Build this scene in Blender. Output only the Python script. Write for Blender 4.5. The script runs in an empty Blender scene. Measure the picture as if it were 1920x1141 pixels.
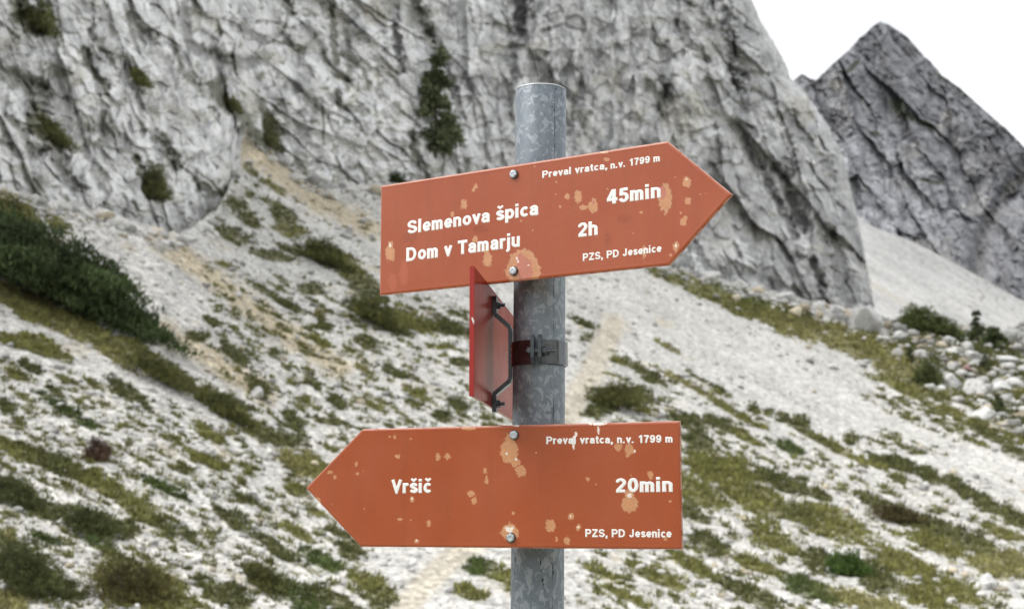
import bpy, bmesh, math, random
import numpy as np
from mathutils import Vector, Matrix
PI = math.pi
R = math.radians
random.seed(4)
rng = np.random.default_rng(11)
sc = bpy.context.scene
COL = sc.collection

# ------------------------------------------------------------------ camera
FPX = 2667.0            # focal length in photo pixels (1920 wide) = 50 mm lens
PITCH = R(8.5)
CAM = np.array((0.0, 0.0, 1.70))
cam_d = bpy.data.cameras.new('camera')
cam_d.sensor_width = 36.0
cam_d.lens = FPX / 1920 * 36
cam_d.clip_start = 0.05
cam_d.clip_end = 5000
cam_d.dof.use_dof = True
cam_d.dof.focus_distance = 1.95
cam_d.dof.aperture_fstop = 10.0
cam = bpy.data.objects.new('camera', cam_d)
COL.objects.link(cam)
cam.location = CAM
cam.rotation_euler = (PI / 2 + PITCH, 0, 0)
sc.camera = cam

# ------------------------------------------------------------------ sky and sun
SUN_EL, SUN_AZ = 50.0, 256.0      # azimuth: degrees clockwise from +Y (to the right of the view)
w = bpy.data.worlds.new('World')
sc.world = w
w.use_nodes = True
nt = w.node_tree
nt.nodes.clear()
wo = nt.nodes.new('ShaderNodeOutputWorld')
bg = nt.nodes.new('ShaderNodeBackground')
bg.inputs['Strength'].default_value = 0.085
sky = nt.nodes.new('ShaderNodeTexSky')
sky.sky_type = 'NISHITA'
sky.sun_disc = False
sky.sun_elevation = R(SUN_EL)
sky.sun_rotation = R(SUN_AZ)
tc = nt.nodes.new('ShaderNodeTexCoord')
cn = nt.nodes.new('ShaderNodeTexNoise')
cn.inputs['Scale'].default_value = 3.1
cn.inputs['Detail'].default_value = 6
cn.inputs['Distortion'].default_value = 0.4
cr = nt.nodes.new('ShaderNodeValToRGB')
cr.color_ramp.elements[0].position = 0.41
cr.color_ramp.elements[0].color = (6.2, 6.3, 6.5, 1)
cr.color_ramp.elements[1].position = 0.66
cr.color_ramp.elements[1].color = (9.6, 9.6, 9.6, 1)
mx = nt.nodes.new('ShaderNodeMix')
mx.data_type = 'RGBA'
mx.inputs[0].default_value = 0.93
nt.links.new(tc.outputs['Generated'], cn.inputs['Vector'])
nt.links.new(cn.outputs['Fac'], cr.inputs['Fac'])
nt.links.new(sky.outputs[0], mx.inputs[6])
nt.links.new(cr.outputs[0], mx.inputs[7])
nt.links.new(mx.outputs[2], bg.inputs['Color'])
nt.links.new(bg.outputs[0], wo.inputs['Surface'])

sun_d = bpy.data.lights.new('sun', 'SUN')
sun_d.energy = 1.35
sun_d.angle = R(40)
sun_d.color = (1.0, 0.96, 0.90)
sun = bpy.data.objects.new('sun', sun_d)
COL.objects.link(sun)
_az, _el = R(SUN_AZ), R(SUN_EL)
sdir = Vector((math.sin(_az) * math.cos(_el), math.cos(_az) * math.cos(_el), math.sin(_el)))
sun.rotation_euler = sdir.to_track_quat('Z', 'Y').to_euler()

sc.view_settings.view_transform = 'Standard'
sc.view_settings.look = 'None'
sc.view_settings.exposure = 1.06
sc.view_settings.gamma = 1.0
sc.view_settings.use_curve_mapping = False

# ------------------------------------------------------------------ rays
CT, ST = math.cos(PITCH), math.sin(PITCH)
def ray(px, py):
    a = (np.asarray(px, float) - 960) / FPX
    b = (570.5 - np.asarray(py, float)) / FPX
    return a, CT - b * ST, ST + b * CT
def at(px, py, Y):
    """point on the sight line of a photo pixel at forward distance Y"""
    dx, dy, dz = ray(px, py)
    t = np.asarray(Y, float) / dy
    return np.stack([dx * t + CAM[0], dy * t + CAM[1], dz * t + CAM[2]], -1)
def on_plane(px, py, P0, n):
    d = np.stack(np.broadcast_arrays(*ray(px, py)), -1)
    t = ((P0 - CAM) @ n) / (d @ n)
    return CAM + d * t[..., None]
def project(P):
    q = P - CAM
    z = q[..., 1] * CT + q[..., 2] * ST
    y = -q[..., 1] * ST + q[..., 2] * CT
    return 960 + FPX * q[..., 0] / z, 570.5 - FPX * y / z

# ------------------------------------------------------------------ numpy noise
def _h(ix, iy, s):
    h = (ix.astype(np.int64) * 374761393 + iy.astype(np.int64) * 668265263 + s * 974634777) & 0xFFFFFFFF
    h = ((h ^ (h >> 13)) * 1274126177) & 0xFFFFFFFF
    return ((h ^ (h >> 16)) & 0xFFFFFF) / float(0xFFFFFF)
def perlin(x, y, s=0):
    x, y = np.broadcast_arrays(np.asarray(x, float), np.asarray(y, float))
    ix, iy = np.floor(x), np.floor(y)
    fx, fy = x - ix, y - iy
    ux, uy = fx * fx * fx * (fx * (fx * 6 - 15) + 10), fy * fy * fy * (fy * (fy * 6 - 15) + 10)
    def g(ox, oy):
        a = _h(ix + ox, iy + oy, s) * 2 * PI
        return np.cos(a) * (fx - ox) + np.sin(a) * (fy - oy)
    a = g(0, 0) * (1 - ux) + g(1, 0) * ux
    b = g(0, 1) * (1 - ux) + g(1, 1) * ux
    return (a * (1 - uy) + b * uy) * 1.5
def fbm(x, y, s=0, o=4, gain=.5):
    r, a, n = 0, 1, 0
    for k in range(o):
        r = r + a * perlin(x * 2 ** k + 17.3 * k, y * 2 ** k - 9.1 * k, s + k)
        n += a
        a *= gain
    return r / n
def ridged(x, y, s=0, o=4, gain=.5):
    r, a, n = 0, 1, 0
    for k in range(o):
        r = r + a * (1 - 2.2 * np.abs(perlin(x * 2 ** k + 5.3 * k, y * 2 ** k, s + k)))
        n += a
        a *= gain
    return r / n
def cells(x, y, s=0):
    """voronoi: returns (F1, F2, random per cell, offset x, offset y, second random)"""
    x, y = np.broadcast_arrays(np.asarray(x, float), np.asarray(y, float))
    ix, iy = np.floor(x), np.floor(y)
    f1 = np.full(x.shape, 9.); f2 = f1.copy()
    r1 = np.zeros(x.shape); dx1 = r1.copy(); dy1 = r1.copy(); r2 = r1.copy(); r3 = r1.copy()
    for ox in (-1, 0, 1):
        for oy in (-1, 0, 1):
            cx, cy = ix + ox, iy + oy
            px_, py_ = cx + _h(cx, cy, s), cy + _h(cx, cy, s + 7)
            dx, dy = x - px_, y - py_
            d = np.sqrt(dx * dx + dy * dy)
            m = d < f1
            f2 = np.where(m, f1, np.minimum(f2, d))
            r1 = np.where(m, _h(cx, cy, s + 3), r1)
            r2 = np.where(m, _h(cx, cy, s + 4), r2)
            r3 = np.where(m, _h(cx, cy, s + 5), r3)
            dx1 = np.where(m, dx, dx1); dy1 = np.where(m, dy, dy1)
            f1 = np.where(m, d, f1)
    return f1, f2, r1, dx1, dy1, r2, r3
def sstep(a, b, x):
    t = np.clip((x - a) / (b - a), 0, 1)
    return t * t * (3 - 2 * t)
def interp(x, pts):
    p = np.array(pts, float)
    return np.interp(x, p[:, 0], p[:, 1])
def polydist(x, y, pts):
    d = np.full(np.shape(x), 1e9)
    for (x0, y0), (x1, y1) in zip(pts[:-1], pts[1:]):
        vx, vy = x1 - x0, y1 - y0
        t = np.clip(((x - x0) * vx + (y - y0) * vy) / (vx * vx + vy * vy), 0, 1)
        d = np.minimum(d, np.hypot(x - x0 - t * vx, y - y0 - t * vy))
    return d
def ell(x, y, cx, cy, rx, ry, deg=0):
    c, s = math.cos(R(deg)), math.sin(R(deg))
    a, b = (x - cx) * c + (y - cy) * s, -(x - cx) * s + (y - cy) * c
    return np.sqrt((a / rx) ** 2 + (b / ry) ** 2)
def srgb(r, g, b):
    c = np.array((r, g, b), float) / 255
    return tuple(np.where(c <= .04045, c / 12.92, ((c + .055) / 1.055) ** 2.4))

# ------------------------------------------------------------------ mesh helpers
def np_mesh(name, V, F, mat, col=None, parent=None, smooth=False, mats=None):
    V = np.asarray(V, np.float32).reshape(-1, 3)
    F = np.asarray(F, np.int32)
    me = bpy.data.meshes.new(name)
    me.vertices.add(len(V)); me.vertices.foreach_set('co', V.ravel())
    n, k = F.shape
    me.loops.add(n * k); me.loops.foreach_set('vertex_index', F.ravel())
    me.polygons.add(n); me.polygons.foreach_set('loop_start', np.arange(n, dtype=np.int32) * k)
    me.update(calc_edges=True)
    if smooth:
        me.polygons.foreach_set('use_smooth', np.ones(n, bool))
    if col is not None:
        c = np.ones((len(V), 4), np.float32); c[:, :3] = col
        a = me.color_attributes.new('Col', 'FLOAT_COLOR', 'POINT')
        a.data.foreach_set('color', c.ravel())
    me.materials.append(mat)
    o = bpy.data.objects.new(name, me)
    COL.objects.link(o)
    if parent: o.parent = parent
    return o
def grid_faces(nr, nc):
    i = np.arange(nr * nc).reshape(nr, nc)
    return np.stack([i[:-1, :-1], i[1:, :-1], i[1:, 1:], i[:-1, 1:]], -1).reshape(-1, 4)
def bm_obj(name, bm, mat, parent=None, smooth=False):
    me = bpy.data.meshes.new(name)
    bmesh.ops.recalc_face_normals(bm, faces=bm.faces)
    bm.to_mesh(me); bm.free()
    if smooth:
        for p in me.polygons: p.use_smooth = True
    me.materials.append(mat)
    o = bpy.data.objects.new(name, me)
    COL.objects.link(o)
    if parent: o.parent = parent
    return o
def tag(o, label=None, cat=None, group=None, kind=None):
    if label: o['label'] = label
    if cat: o['category'] = cat
    if group: o['group'] = group
    if kind: o['kind'] = kind
    return o
def empty(name, loc, label, cat, group=None):
    o = bpy.data.objects.new(name, None)
    o.empty_display_size = .05
    COL.objects.link(o)
    o.location = loc
    return tag(o, label, cat, group)
def inv(parent, o):
    o.parent = parent
    o.matrix_parent_inverse = Matrix.Translation(-Vector(parent.location))
    return o

# ------------------------------------------------------------------ material helpers
class NT:
    def __init__(s, name):
        s.m = bpy.data.materials.new(name); s.m.use_nodes = True
        s.t = s.m.node_tree
        s.b = s.t.nodes['Principled BSDF']
        s.tc = s.t.nodes.new('ShaderNodeTexCoord')
    def n(s, kind, **kw):
        x = s.t.nodes.new(kind)
        for k, v in kw.items():
            if hasattr(x, k): setattr(x, k, v)
        return x
    def l(s, a, b): s.t.links.new(a, b)
    def mapped(s, scale=(1, 1, 1), rot=(0, 0, 0)):
        mp = s.n('ShaderNodeMapping')
        mp.inputs['Scale'].default_value = scale
        mp.inputs['Rotation'].default_value = rot
        s.l(s.tc.outputs['Object'], mp.inputs['Vector'])
        return mp.outputs[0]
    def noise(s, vec, scale, detail=4, rough=.5, dist=0):
        x = s.n('ShaderNodeTexNoise')
        x.inputs['Scale'].default_value = scale; x.inputs['Detail'].default_value = detail
        x.inputs['Roughness'].default_value = rough; x.inputs['Distortion'].default_value = dist
        s.l(vec, x.inputs['Vector'])
        return x.outputs['Fac']
    def ramp(s, fac, stops, interp='LINEAR'):
        x = s.n('ShaderNodeValToRGB')
        x.color_ramp.interpolation = interp
        e = x.color_ramp.elements
        while len(e) < len(stops): e.new(.5)
        for k, (p, c) in enumerate(stops):
            e[k].position = p
            e[k].color = (c, c, c, 1) if not hasattr(c, '__len__') else (*c[:3], 1)
        s.l(fac, x.inputs['Fac'])
        return x.outputs['Color']
    def mix(s, fac, a, b, mode='MIX'):
        x = s.n('ShaderNodeMix'); x.data_type = 'RGBA'; x.blend_type = mode
        for v, i in ((fac, 0), (a, 6), (b, 7)):
            if hasattr(v, 'node'): s.l(v, x.inputs[i])
            elif i == 0: x.inputs[0].default_value = v
            else: x.inputs[i].default_value = (*v[:3], 1)
        return x.outputs[2]
    def attr(s, name='Col'):
        x = s.n('ShaderNodeAttribute'); x.attribute_name = name
        return x.outputs['Color']
    def bump(s, h, strength, dist):
        x = s.n('ShaderNodeBump')
        x.inputs['Strength'].default_value = strength; x.inputs['Distance'].default_value = dist
        s.l(h, x.inputs['Height'])
        s.l(x.outputs[0], s.b.inputs['Normal'])
        return x
    def set(s, **kw):
        for k, v in kw.items():
            i = s.b.inputs[k.replace('_', ' ')]
            if hasattr(v, 'node'): s.l(v, i)
            elif hasattr(v, '__len__'): i.default_value = (*v[:3], 1)
            else: i.default_value = v
        return s.m
def simple(name, col, rough=.5, metal=0, var=.15, scale=60, bump=0):
    M = NT(name)
    f = M.noise(M.mapped(), scale, 4, .6)
    c = M.mix(f, tuple(x * (1 - var) for x in col), tuple(min(1, x * (1 + var)) for x in col))
    rr = M.ramp(f, [(.3, max(0, rough - .1)), (.7, min(1, rough + .1))])
    M.set(Base_Color=c, Roughness=rr, Metallic=metal)
    if bump: M.bump(f, bump, .001)
    return M.m

#==SIGNS==
# ------------------------------------------------------------------ materials of the post
def zinc_material():
    M = NT('galvanised_zinc')
    v = M.mapped((1, 1, .75))
    n0 = M.noise(v, 75, 5, .65, .7)
    n1 = M.noise(v, 110, 4, .6, .6)
    n2 = M.noise(v, 8, 3, .5)
    spang = M.ramp(n0, [(.485, 0.0), (.53, 1.0)])
    fleck = M.ramp(n1, [(.53, 0.0), (.57, 1.0)])
    c = M.mix(M.ramp(n2, [(.35, 0), (.65, 1)]), (.135, .160, .190), (.18, .208, .240))
    c = M.mix(M.mix(1, spang, (.24, .24, .24), 'MULTIPLY'), c, (.30, .335, .37))
    c = M.mix(M.mix(1, fleck, (.38, .38, .38), 'MULTIPLY'), c, (.45, .48, .51))
    n3 = M.noise(M.mapped((1, 1, .25)), 60, 5, .7, .3)
    dirt = M.ramp(n3, [(.66, 0.0), (.72, 1.0)])
    c = M.mix(M.mix(1, dirt, (.55, .55, .55), 'MULTIPLY'), c, (.07, .07, .07))
    rr = M.ramp(n0, [(.4, .42), (.6, .60)])
    M.set(Base_Color=c, Roughness=rr, Metallic=.35)
    M.bump(n1, .25, .0008)
    return M.m
M_ZINC = zinc_material()
M_STEEL = simple('dull_plated_steel', (.09, .10, .11), .30, .85, .3, 90, .3)
M_STEEL2 = simple('bright_plated_steel', (.11, .115, .12), .22, .9, .35, 60, .2)
M_BOLT = simple('zinc_bolt', (.50, .54, .58), .35, .7, .45, 320, .5)
M_NUT = simple('dark_bolt_side', (.10, .10, .10), .35, .9, .3, 200, .3)
M_LETTER = simple('white_enamel', (.84, .84, .84), .32, 0, .05, 200)
M_SEAM = simple('dark_weld_line', (.03, .03, .035), .7, 0, .3, 200)

def paint_material(name, rough=.28):
    M = NT(name)
    c = M.attr('Col')
    n0 = M.noise(M.mapped(), 9, 3, .5)
    n1 = M.noise(M.mapped(), 420, 2, .5)
    n2 = M.noise(M.mapped((1, 1, 1)), 120, 5, .6, 1.5)
    c = M.mix(M.ramp(n0, [(.35, 0), (.65, .14)]), c, (.50, .16, .09))
    speck = M.ramp(M.noise(M.mapped(), 260, 2, .5), [(.76, 0), (.79, 1)])
    c = M.mix(speck, c, (.16, .04, .02))
    n3 = M.noise(M.mapped((1, 1, .07)), 55, 4, .6)
    c = M.mix(M.ramp(n3, [(.50, 0), (.72, .16)]), c, (.20, .06, .035))
    h = M.mix(M.ramp(n0, [(.42, .08), (.60, 1)]), M.mix(1, n1, (.35, .35, .35), 'MULTIPLY'), n2)
    M.set(Base_Color=c, Roughness=M.ramp(n0, [(.3, rough - .04), (.7, rough + .06)]))
    M.b.inputs['Specular IOR Level'].default_value = .5
    M.b.inputs['Coat Weight'].default_value = .15
    M.b.inputs['Coat Roughness'].default_value = .13
    M.b.inputs['Coat IOR'].default_value = 1.6
    M.bump(h, .32, .0009)
    return M.m
M_PAINT = paint_material('signal_orange_enamel')
M_RED = NT('glossy_red_enamel')
_n = M_RED.noise(M_RED.mapped(), 14, 4, .6)
_c = M_RED.mix(M_RED.ramp(_n, [(.4, 0), (.7, 1)]), (.25, .028, .022), (.33, .055, .036))
M_RED.set(Base_Color=_c, Roughness=.18, IOR=1.07)
M_RED = M_RED.m
M_REDEDGE = NT('chipped_red_edge')
_n = M_REDEDGE.noise(M_REDEDGE.mapped((1, 1, .6)), 60, 4, .6)
_chip = M_REDEDGE.ramp(_n, [(.60, 0), (.62, 1)])
M_REDEDGE.set(Base_Color=M_REDEDGE.mix(_chip, (.36, .020, .014), (.75, .72, .70)), Roughness=.3)
M_REDEDGE = M_REDEDGE.m

ORANGE = np.array((.350, .072, .022))
TAN = np.array((.56, .275, .135))
RIM = np.array((.60, .34, .20))
PINK = np.array((.50, .185, .13))
CHIP = np.array((.85, .78, .72))

# ------------------------------------------------------------------ pole
POLE_R = .0362
D0 = 1.965
pc = at(1011.5, 650, D0)                     # axis near the collar
top = at(1014, 170, D0)
lean = R(0.55)
def tube(bm, r0, r1, z0, z1, seg=64, loc=(0, 0)):
    rings = []
    for z, r in ((z0, r0), (z1, r1)):
        rings.append([bm.verts.new((loc[0] + r * math.cos(2 * PI * k / seg), loc[1] + r * math.sin(2 * PI * k / seg), z)) for k in range(seg)])
    for k in range(seg):
        bm.faces.new((rings[0][k], rings[0][(k + 1) % seg], rings[1][(k + 1) % seg], rings[1][k]))
    return rings
def lathe(bm, prof, seg=96, wob=None):
    rings = []
    for r, z in prof:
        rings.append([bm.verts.new((r * math.cos(2 * PI * k / seg), r * math.sin(2 * PI * k / seg),
                     z + (wob(k / seg) if wob else 0))) for k in range(seg)])
    for a, b in zip(rings[:-1], rings[1:]):
        for k in range(seg):
            bm.faces.new((a[k], a[(k + 1) % seg], b[(k + 1) % seg], b[k]))
    return rings
ztop = float(top[2])
post = empty('sign_post', (float(pc[0]) - .001, D0, -.05), 'round galvanised steel post with mottled zinc holding three trail signs', 'post')
bm = bmesh.new()
H = ztop + .05
prof = [(POLE_R, -.3)] + [(POLE_R, H * k / 12) for k in range(12)]
prof += [(POLE_R, H - .0016), (POLE_R - .0005, H - .0005), (POLE_R - .0014, H), (POLE_R - .0030, H - .0002), (POLE_R - .0036, H - .0012), (POLE_R - .0036, H - .35)]
lathe(bm, prof, 128)
bm_obj('pole', bm, M_ZINC, post, True)
bm = bmesh.new()  # separate lip in paler zinc, rim light put into its colour
lathe(bm, [(POLE_R + .00035, H - .0011), (POLE_R + .00035, H - .0002), (POLE_R - .0003, H + .0004), (POLE_R - .0032, H + .0005), (POLE_R - .0038, H - .0006)], 96, lambda t: .00025 * float(perlin(t * 19, .2, 6)))
bm_obj('bright_rim', bm, simple('bright_rim_zinc', (.62, .64, .66), .45, .3, .25, 150), post, True)
# weld seam line, a real thin bead down the tube
bm = bmesh.new()
ang = R(-58)
prev = None
for k in range(221):
    z = 1.2 + (H - 1.2) * k / 220
    a = ang + .004 * float(perlin(z * 22, .3, 3))
    wd = .00035 * max(.12, .55 + 1.6 * float(perlin(z * 60, 1.3, 4)))
    c = Vector((math.cos(a), math.sin(a), 0)); t = Vector((-math.sin(a), math.cos(a), 0))
    cur = [bm.verts.new(c * (POLE_R + .0002) + t * wd * q + Vector((0, 0, z))) for q in (-1, 1)]
    if prev: bm.faces.new((prev[0], prev[1], cur[1], cur[0]))
    prev = cur
bm_obj('weld_seam', bm, M_SEAM, post)
# small dirt runs under the lower sign
def pole_patch(bm, px, py, wpx, hpx):
    p = at(px, py, D0) - np.array(post.location)
    a = math.asin(max(-1, min(1, p[0] / POLE_R))) - PI / 2
    k = POLE_R + .00025
    n = 7
    vs = []
    mm = D0 / FPX
    for j in range(n):
        t = 2 * PI * j / n
        aa = a + (wpx * mm * math.cos(t) * random.uniform(.6, 1.1)) / POLE_R
        vs.append(bm.verts.new((k * math.cos(aa), k * math.sin(aa), p[2] + hpx * mm * math.sin(t) * random.uniform(.7, 1.1) - .0)))
    bm.faces.new(vs)
for px, py, a, b in ((1016, 1052, 1.6, 7), (1018, 1066, 1.3, 3), (1020, 1084, 2.4, 4), (1022, 1092, 1.6, 3), (1039, 1060, 1.5, 5), (1039.5, 1070, 1.2, 5),
                     (970, 1048, 1.3, 8), (968, 1074, 1.2, 6), (1045, 1109, 1.2, 2), (1029, 212, 1.4, 3), (1033, 218, 1, 2), (1036, 178, 1.2, 3), (1047, 185, 1, 4),
                     (1034, 232, .7, 4), (1052, 190, .7, 5), (1004, 192, 5, 5), (1024, 190, 5, 6)):
    if b > 4.5 and a > 4: continue
    bm = bmesh.new()
    pole_patch(bm, px, py, a, b)
    bm_obj('dirt_run', bm, M_SEAM, post)
post.rotation_euler = (0, lean, 0)
post.location.x -= lean * float(pc[2]) * 0.0 + math.sin(lean) * float(pc[2]) 

AX = np.array((float(pc[0]), D0))            # pole axis in plan

# ------------------------------------------------------------------ lettering
# a bold grotesque drawn as centre lines; each line of text becomes one raised enamel relief
def arc(cx, cy, rx, ry, a0, a1, n=14):
    return [(cx + rx * math.cos(R(a0 + (a1 - a0) * k / n)), cy + ry * math.sin(R(a0 + (a1 - a0) * k / n))) for k in range(n + 1)]
_s = [arc(.26, .535, .165, .115, 15, 250) + arc(.275, .212, .175, .117, 70, -165)]
_c = [arc(.285, .37, .19, .275, 48, 312, 20)]
_arch = [(.095, 0), (.095, .74)]
_dot = [(.095, .86), (.095, 1.03)]
GL = {
    'P': (.70, [[(.095, 0), (.095, 1)], [(.095, .905), (.38, .905)] + arc(.39, .68, .20, .225, 90, -90) + [(.095, .455)]]),
    'D': (.78, [[(.095, 0), (.095, 1)], [(.095, .905), (.32, .905)] + arc(.33, .5, .30, .405, 90, -90, 20) + [(.095, .095)]]),
    'Z': (.68, [[(.03, .905), (.63, .905)], [(.585, .90), (.085, .10)], [(.0, .095), (.65, .095)]]),
    'S': (.72, [arc(.34, .715, .235, .19, 12, 250, 18) + arc(.36, .285, .25, .19, 70, -168, 18)]),
    'J': (.58, [[(.41, 1), (.41, .32)] + arc(.25, .30, .16, .205, 0, -172)]),
    'T': (.66, [[(0, .905), (.66, .905)], [(.33, .9), (.33, 0)]]),
    'V': (.70, [[(.085, 1.0), (.35, .12)], [(.615, 1.0), (.35, .12)], [(.28, .06), (.42, .06)]]),
    'a': (.58, [arc(.275, .495, .175, .15, 162, 0) + [(.45, .10), (.48, 0)], [(.45, .44), (.25, .385)] + arc(.23, .235, .135, .148, 90, 270) + [(.35, .12), (.45, .22)]]),
    'e': (.57, [[(.10, .355), (.47, .355)], arc(.285, .37, .19, .275, -8, 318, 24)]),
    'c': (.54, _c), 'o': (.61, [arc(.305, .37, .20, .275, 0, 360, 26)]),
    'n': (.57, [_arch, arc(.27, .48, .175, .165, 185, 0) + [(.445, 0)]]),
    'h': (.57, [[(.095, 0), (.095, 1)], arc(.27, .48, .175, .165, 185, 0) + [(.445, 0)]]),
    'm': (.82, [_arch, arc(.24, .49, .145, .155, 185, 0) + [(.385, 0)], arc(.53, .49, .145, .155, 180, 0) + [(.675, 0)]]),
    'r': (.41, [_arch, arc(.29, .46, .195, .185, 180, 78)]),
    'v': (.55, [[(.075, .74), (.275, .10)], [(.475, .74), (.275, .10)], [(.21, .055), (.34, .055)]]),
    'l': (.25, [[(.095, 0), (.095, 1.02)]]), 'i': (.25, [[(.095, 0), (.095, .74)], _dot]),
    't': (.37, [[(.17, .95), (.17, .22)] + arc(.28, .21, .11, .12, 180, 275), [(.01, .665), (.33, .665)]]),
    'p': (.61, [[(.095, -.26), (.095, .74)], arc(.305, .37, .195, .275, 0, 360, 26)]),
    'j': (.25, [[(.11, .74), (.11, -.10)] + arc(.0, -.11, .11, .07, 0, -85, 6), [(.11, .86), (.11, 1.03)]]),
    'u': (.57, [[(.095, .74), (.095, .27)] + arc(.27, .26, .175, .165, 180, 355), [(.445, 0), (.445, .74)]]),
    's': (.53, _s), 'š': (.53, _s + [[(.10, 1.06), (.265, .90), (.43, 1.06)]]), 'č': (.54, _c + [[(.13, 1.06), (.295, .90), (.46, 1.06)]]),
    ',': (.27, [[(.105, 0), (.105, .19)], [(.135, .05), (.06, -.17)]]), '.': (.27, [[(.095, 0), (.095, .19)]]),
    '0': (.60, [arc(.30, .5, .19, .405, 0, 360, 30)]),
    '1': (.56, [[(.36, 0), (.36, 1)], [(.37, .92), (.22, .80), (.10, .75)]]),
    '2': (.60, [arc(.30, .69, .195, .215, 165, -38, 18) + [(.13, .16)], [(.045, .095), (.53, .095)]]),
    '4': (.62, [[(.37, .96), (.07, .30)], [(.0, .29), (.60, .29)], [(.42, 0), (.42, 1)]]),
    '5': (.60, [[(.53, .905), (.14, .905)], [(.175, .95), (.135, .50)], arc(.29, .345, .20, .25, 135, -160, 18)]),
    '7': (.58, [[(.03, .905), (.56, .905)], [(.51, .90), (.33, .55), (.23, 0)]]),
    '9': (.60, [arc(.30, .67, .195, .235, 0, 360, 24), arc(.29, .46, .205, .365, 35, -150, 18)]),
    ' ': (.28, [])}
THIN = {'V': .2, 'v': .185}
def text_field(body, track, res):
    x0 = 0; pieces = []
    for ch in body:
        wd, pls = GL[ch]
        pieces.append((x0, wd, ch, pls)); x0 += wd + track
    total = x0 - track - .03
    nx, ny = int((total + .3) / res), int(1.6 / res)
    X, Y = np.meshgrid(np.linspace(-.15, total + .15, nx), np.linspace(-.42, 1.18, ny))
    D = np.full(X.shape, 1.0)
    for gx, wd, ch, pls in pieces:
        m0, m1 = np.searchsorted(X[0], (gx - .22, gx + wd + .22))
        x, y = X[:, m0:m1] - gx, Y[:, m0:m1]
        d = D[:, m0:m1]
        for pi_, pl in enumerate(pls):
            hw = .096
            if ch in 'šč' and pi_ == len(pls) - 1: hw = .07
            if len(pl) > 6: hw = .093
            for k, ((ax, ay), (bx, by)) in enumerate(zip(pl[:-1], pl[1:])):
                vx, vy = bx - ax, by - ay; L = math.hypot(vx, vy)
                if L < 1e-6: continue
                ux, uy = vx / L, vy / L
                al = (x - ax) * ux + (y - ay) * uy; pe = -(x - ax) * uy + (y - ay) * ux
                bd = np.maximum(np.abs(pe) - hw, np.abs(al - L / 2) - L / 2)
                d = np.minimum(d, bd)
                if k: d = np.minimum(d, np.hypot(x - ax, y - ay) - hw)
        D[:, m0:m1] = d
    return X, Y, D, total
def lettering(parent, F, body, xl, yl, xr, yr, cap, track=.075, proud=.0003):
    """F = (P0, e, n): plane of the face; the baseline is given by two sight lines"""
    P0, e, n = F
    A = on_plane(np.array(xl), np.array(yl), P0, n); B = on_plane(np.array(xr), np.array(yr), P0, n)
    C = on_plane(np.array((xl + xr) / 2), np.array((yl + yr) / 2 - cap), P0, n)
    ch = float(C[2] - (A[2] + B[2]) / 2)
    X, Y, D, total = text_field(body, track, .38 / cap if cap > 18 else .30 / cap)
    sx = float((B - A) @ e) / total; dz = float(B[2] - A[2])
    D = D + .012 * fbm(X * 5, Y * 5, len(body), 2)
    h = np.where(D < 0, proud * sstep(0, -.035, D), -.0006 * sstep(0, .05, D))
    h = h + .00010
    P = A + e * (X * sx)[..., None] + n * h[..., None]
    P[..., 2] = A[2] + Y * ch + dz * X / total
    Fc = grid_faces(*X.shape)[:, ::-1]
    keep = (D.ravel()[Fc].min(1) < .03)
    Fc = Fc[keep]
    used = np.unique(Fc); mp = np.zeros(X.size, np.int64); mp[used] = np.arange(len(used))
    V = P.reshape(-1, 3)[used] - np.array(parent.location)
    return np_mesh('lettering', V, mp[Fc], M_LETTER, None, parent, True)

# ------------------------------------------------------------------ arrow signs
def blob_cols(px, py, patches, seed):
    """weathered paint: colour per vertex of the enamel face"""
    col = np.tile(ORANGE, px.shape + (1,)).astype(float)
    jit = fbm(px / 7, py / 7, seed, 3)
    jit2 = fbm(px / 2.5, py / 2.5, seed + 9, 2)
    for (cx, cy, rx, ry, kind) in patches:
        d = ell(px, py, cx, cy, rx, ry) + (.62 * jit + .34 * jit2) * min(1.2, 5 / min(rx, ry) + .25)
        if kind == 't': c = TAN
        elif kind == 'p': c = PINK
        elif kind == 'c': c = CHIP
        elif kind == 's': c = ORANGE * 1.18 + .02
        elif kind == 'd': c = ORANGE * np.array((.82, .78, .7))
        aa = sstep(1.0, .90, d)[..., None]
        if kind == 's' or kind == 'd': aa = sstep(1.1, .75, d)[..., None] * .8
        rim = (sstep(1.0, .93, d) * sstep(.74, .86, d))[..., None]
        cc = c * (1 + .10 * jit2[..., None])
        if kind == 't': cc = cc * (1 - rim * .5) + RIM * rim * .5
        cc = cc * (1 + .14 * jit[..., None])
        col = col * (1 - aa) + cc * aa
    return col
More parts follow.
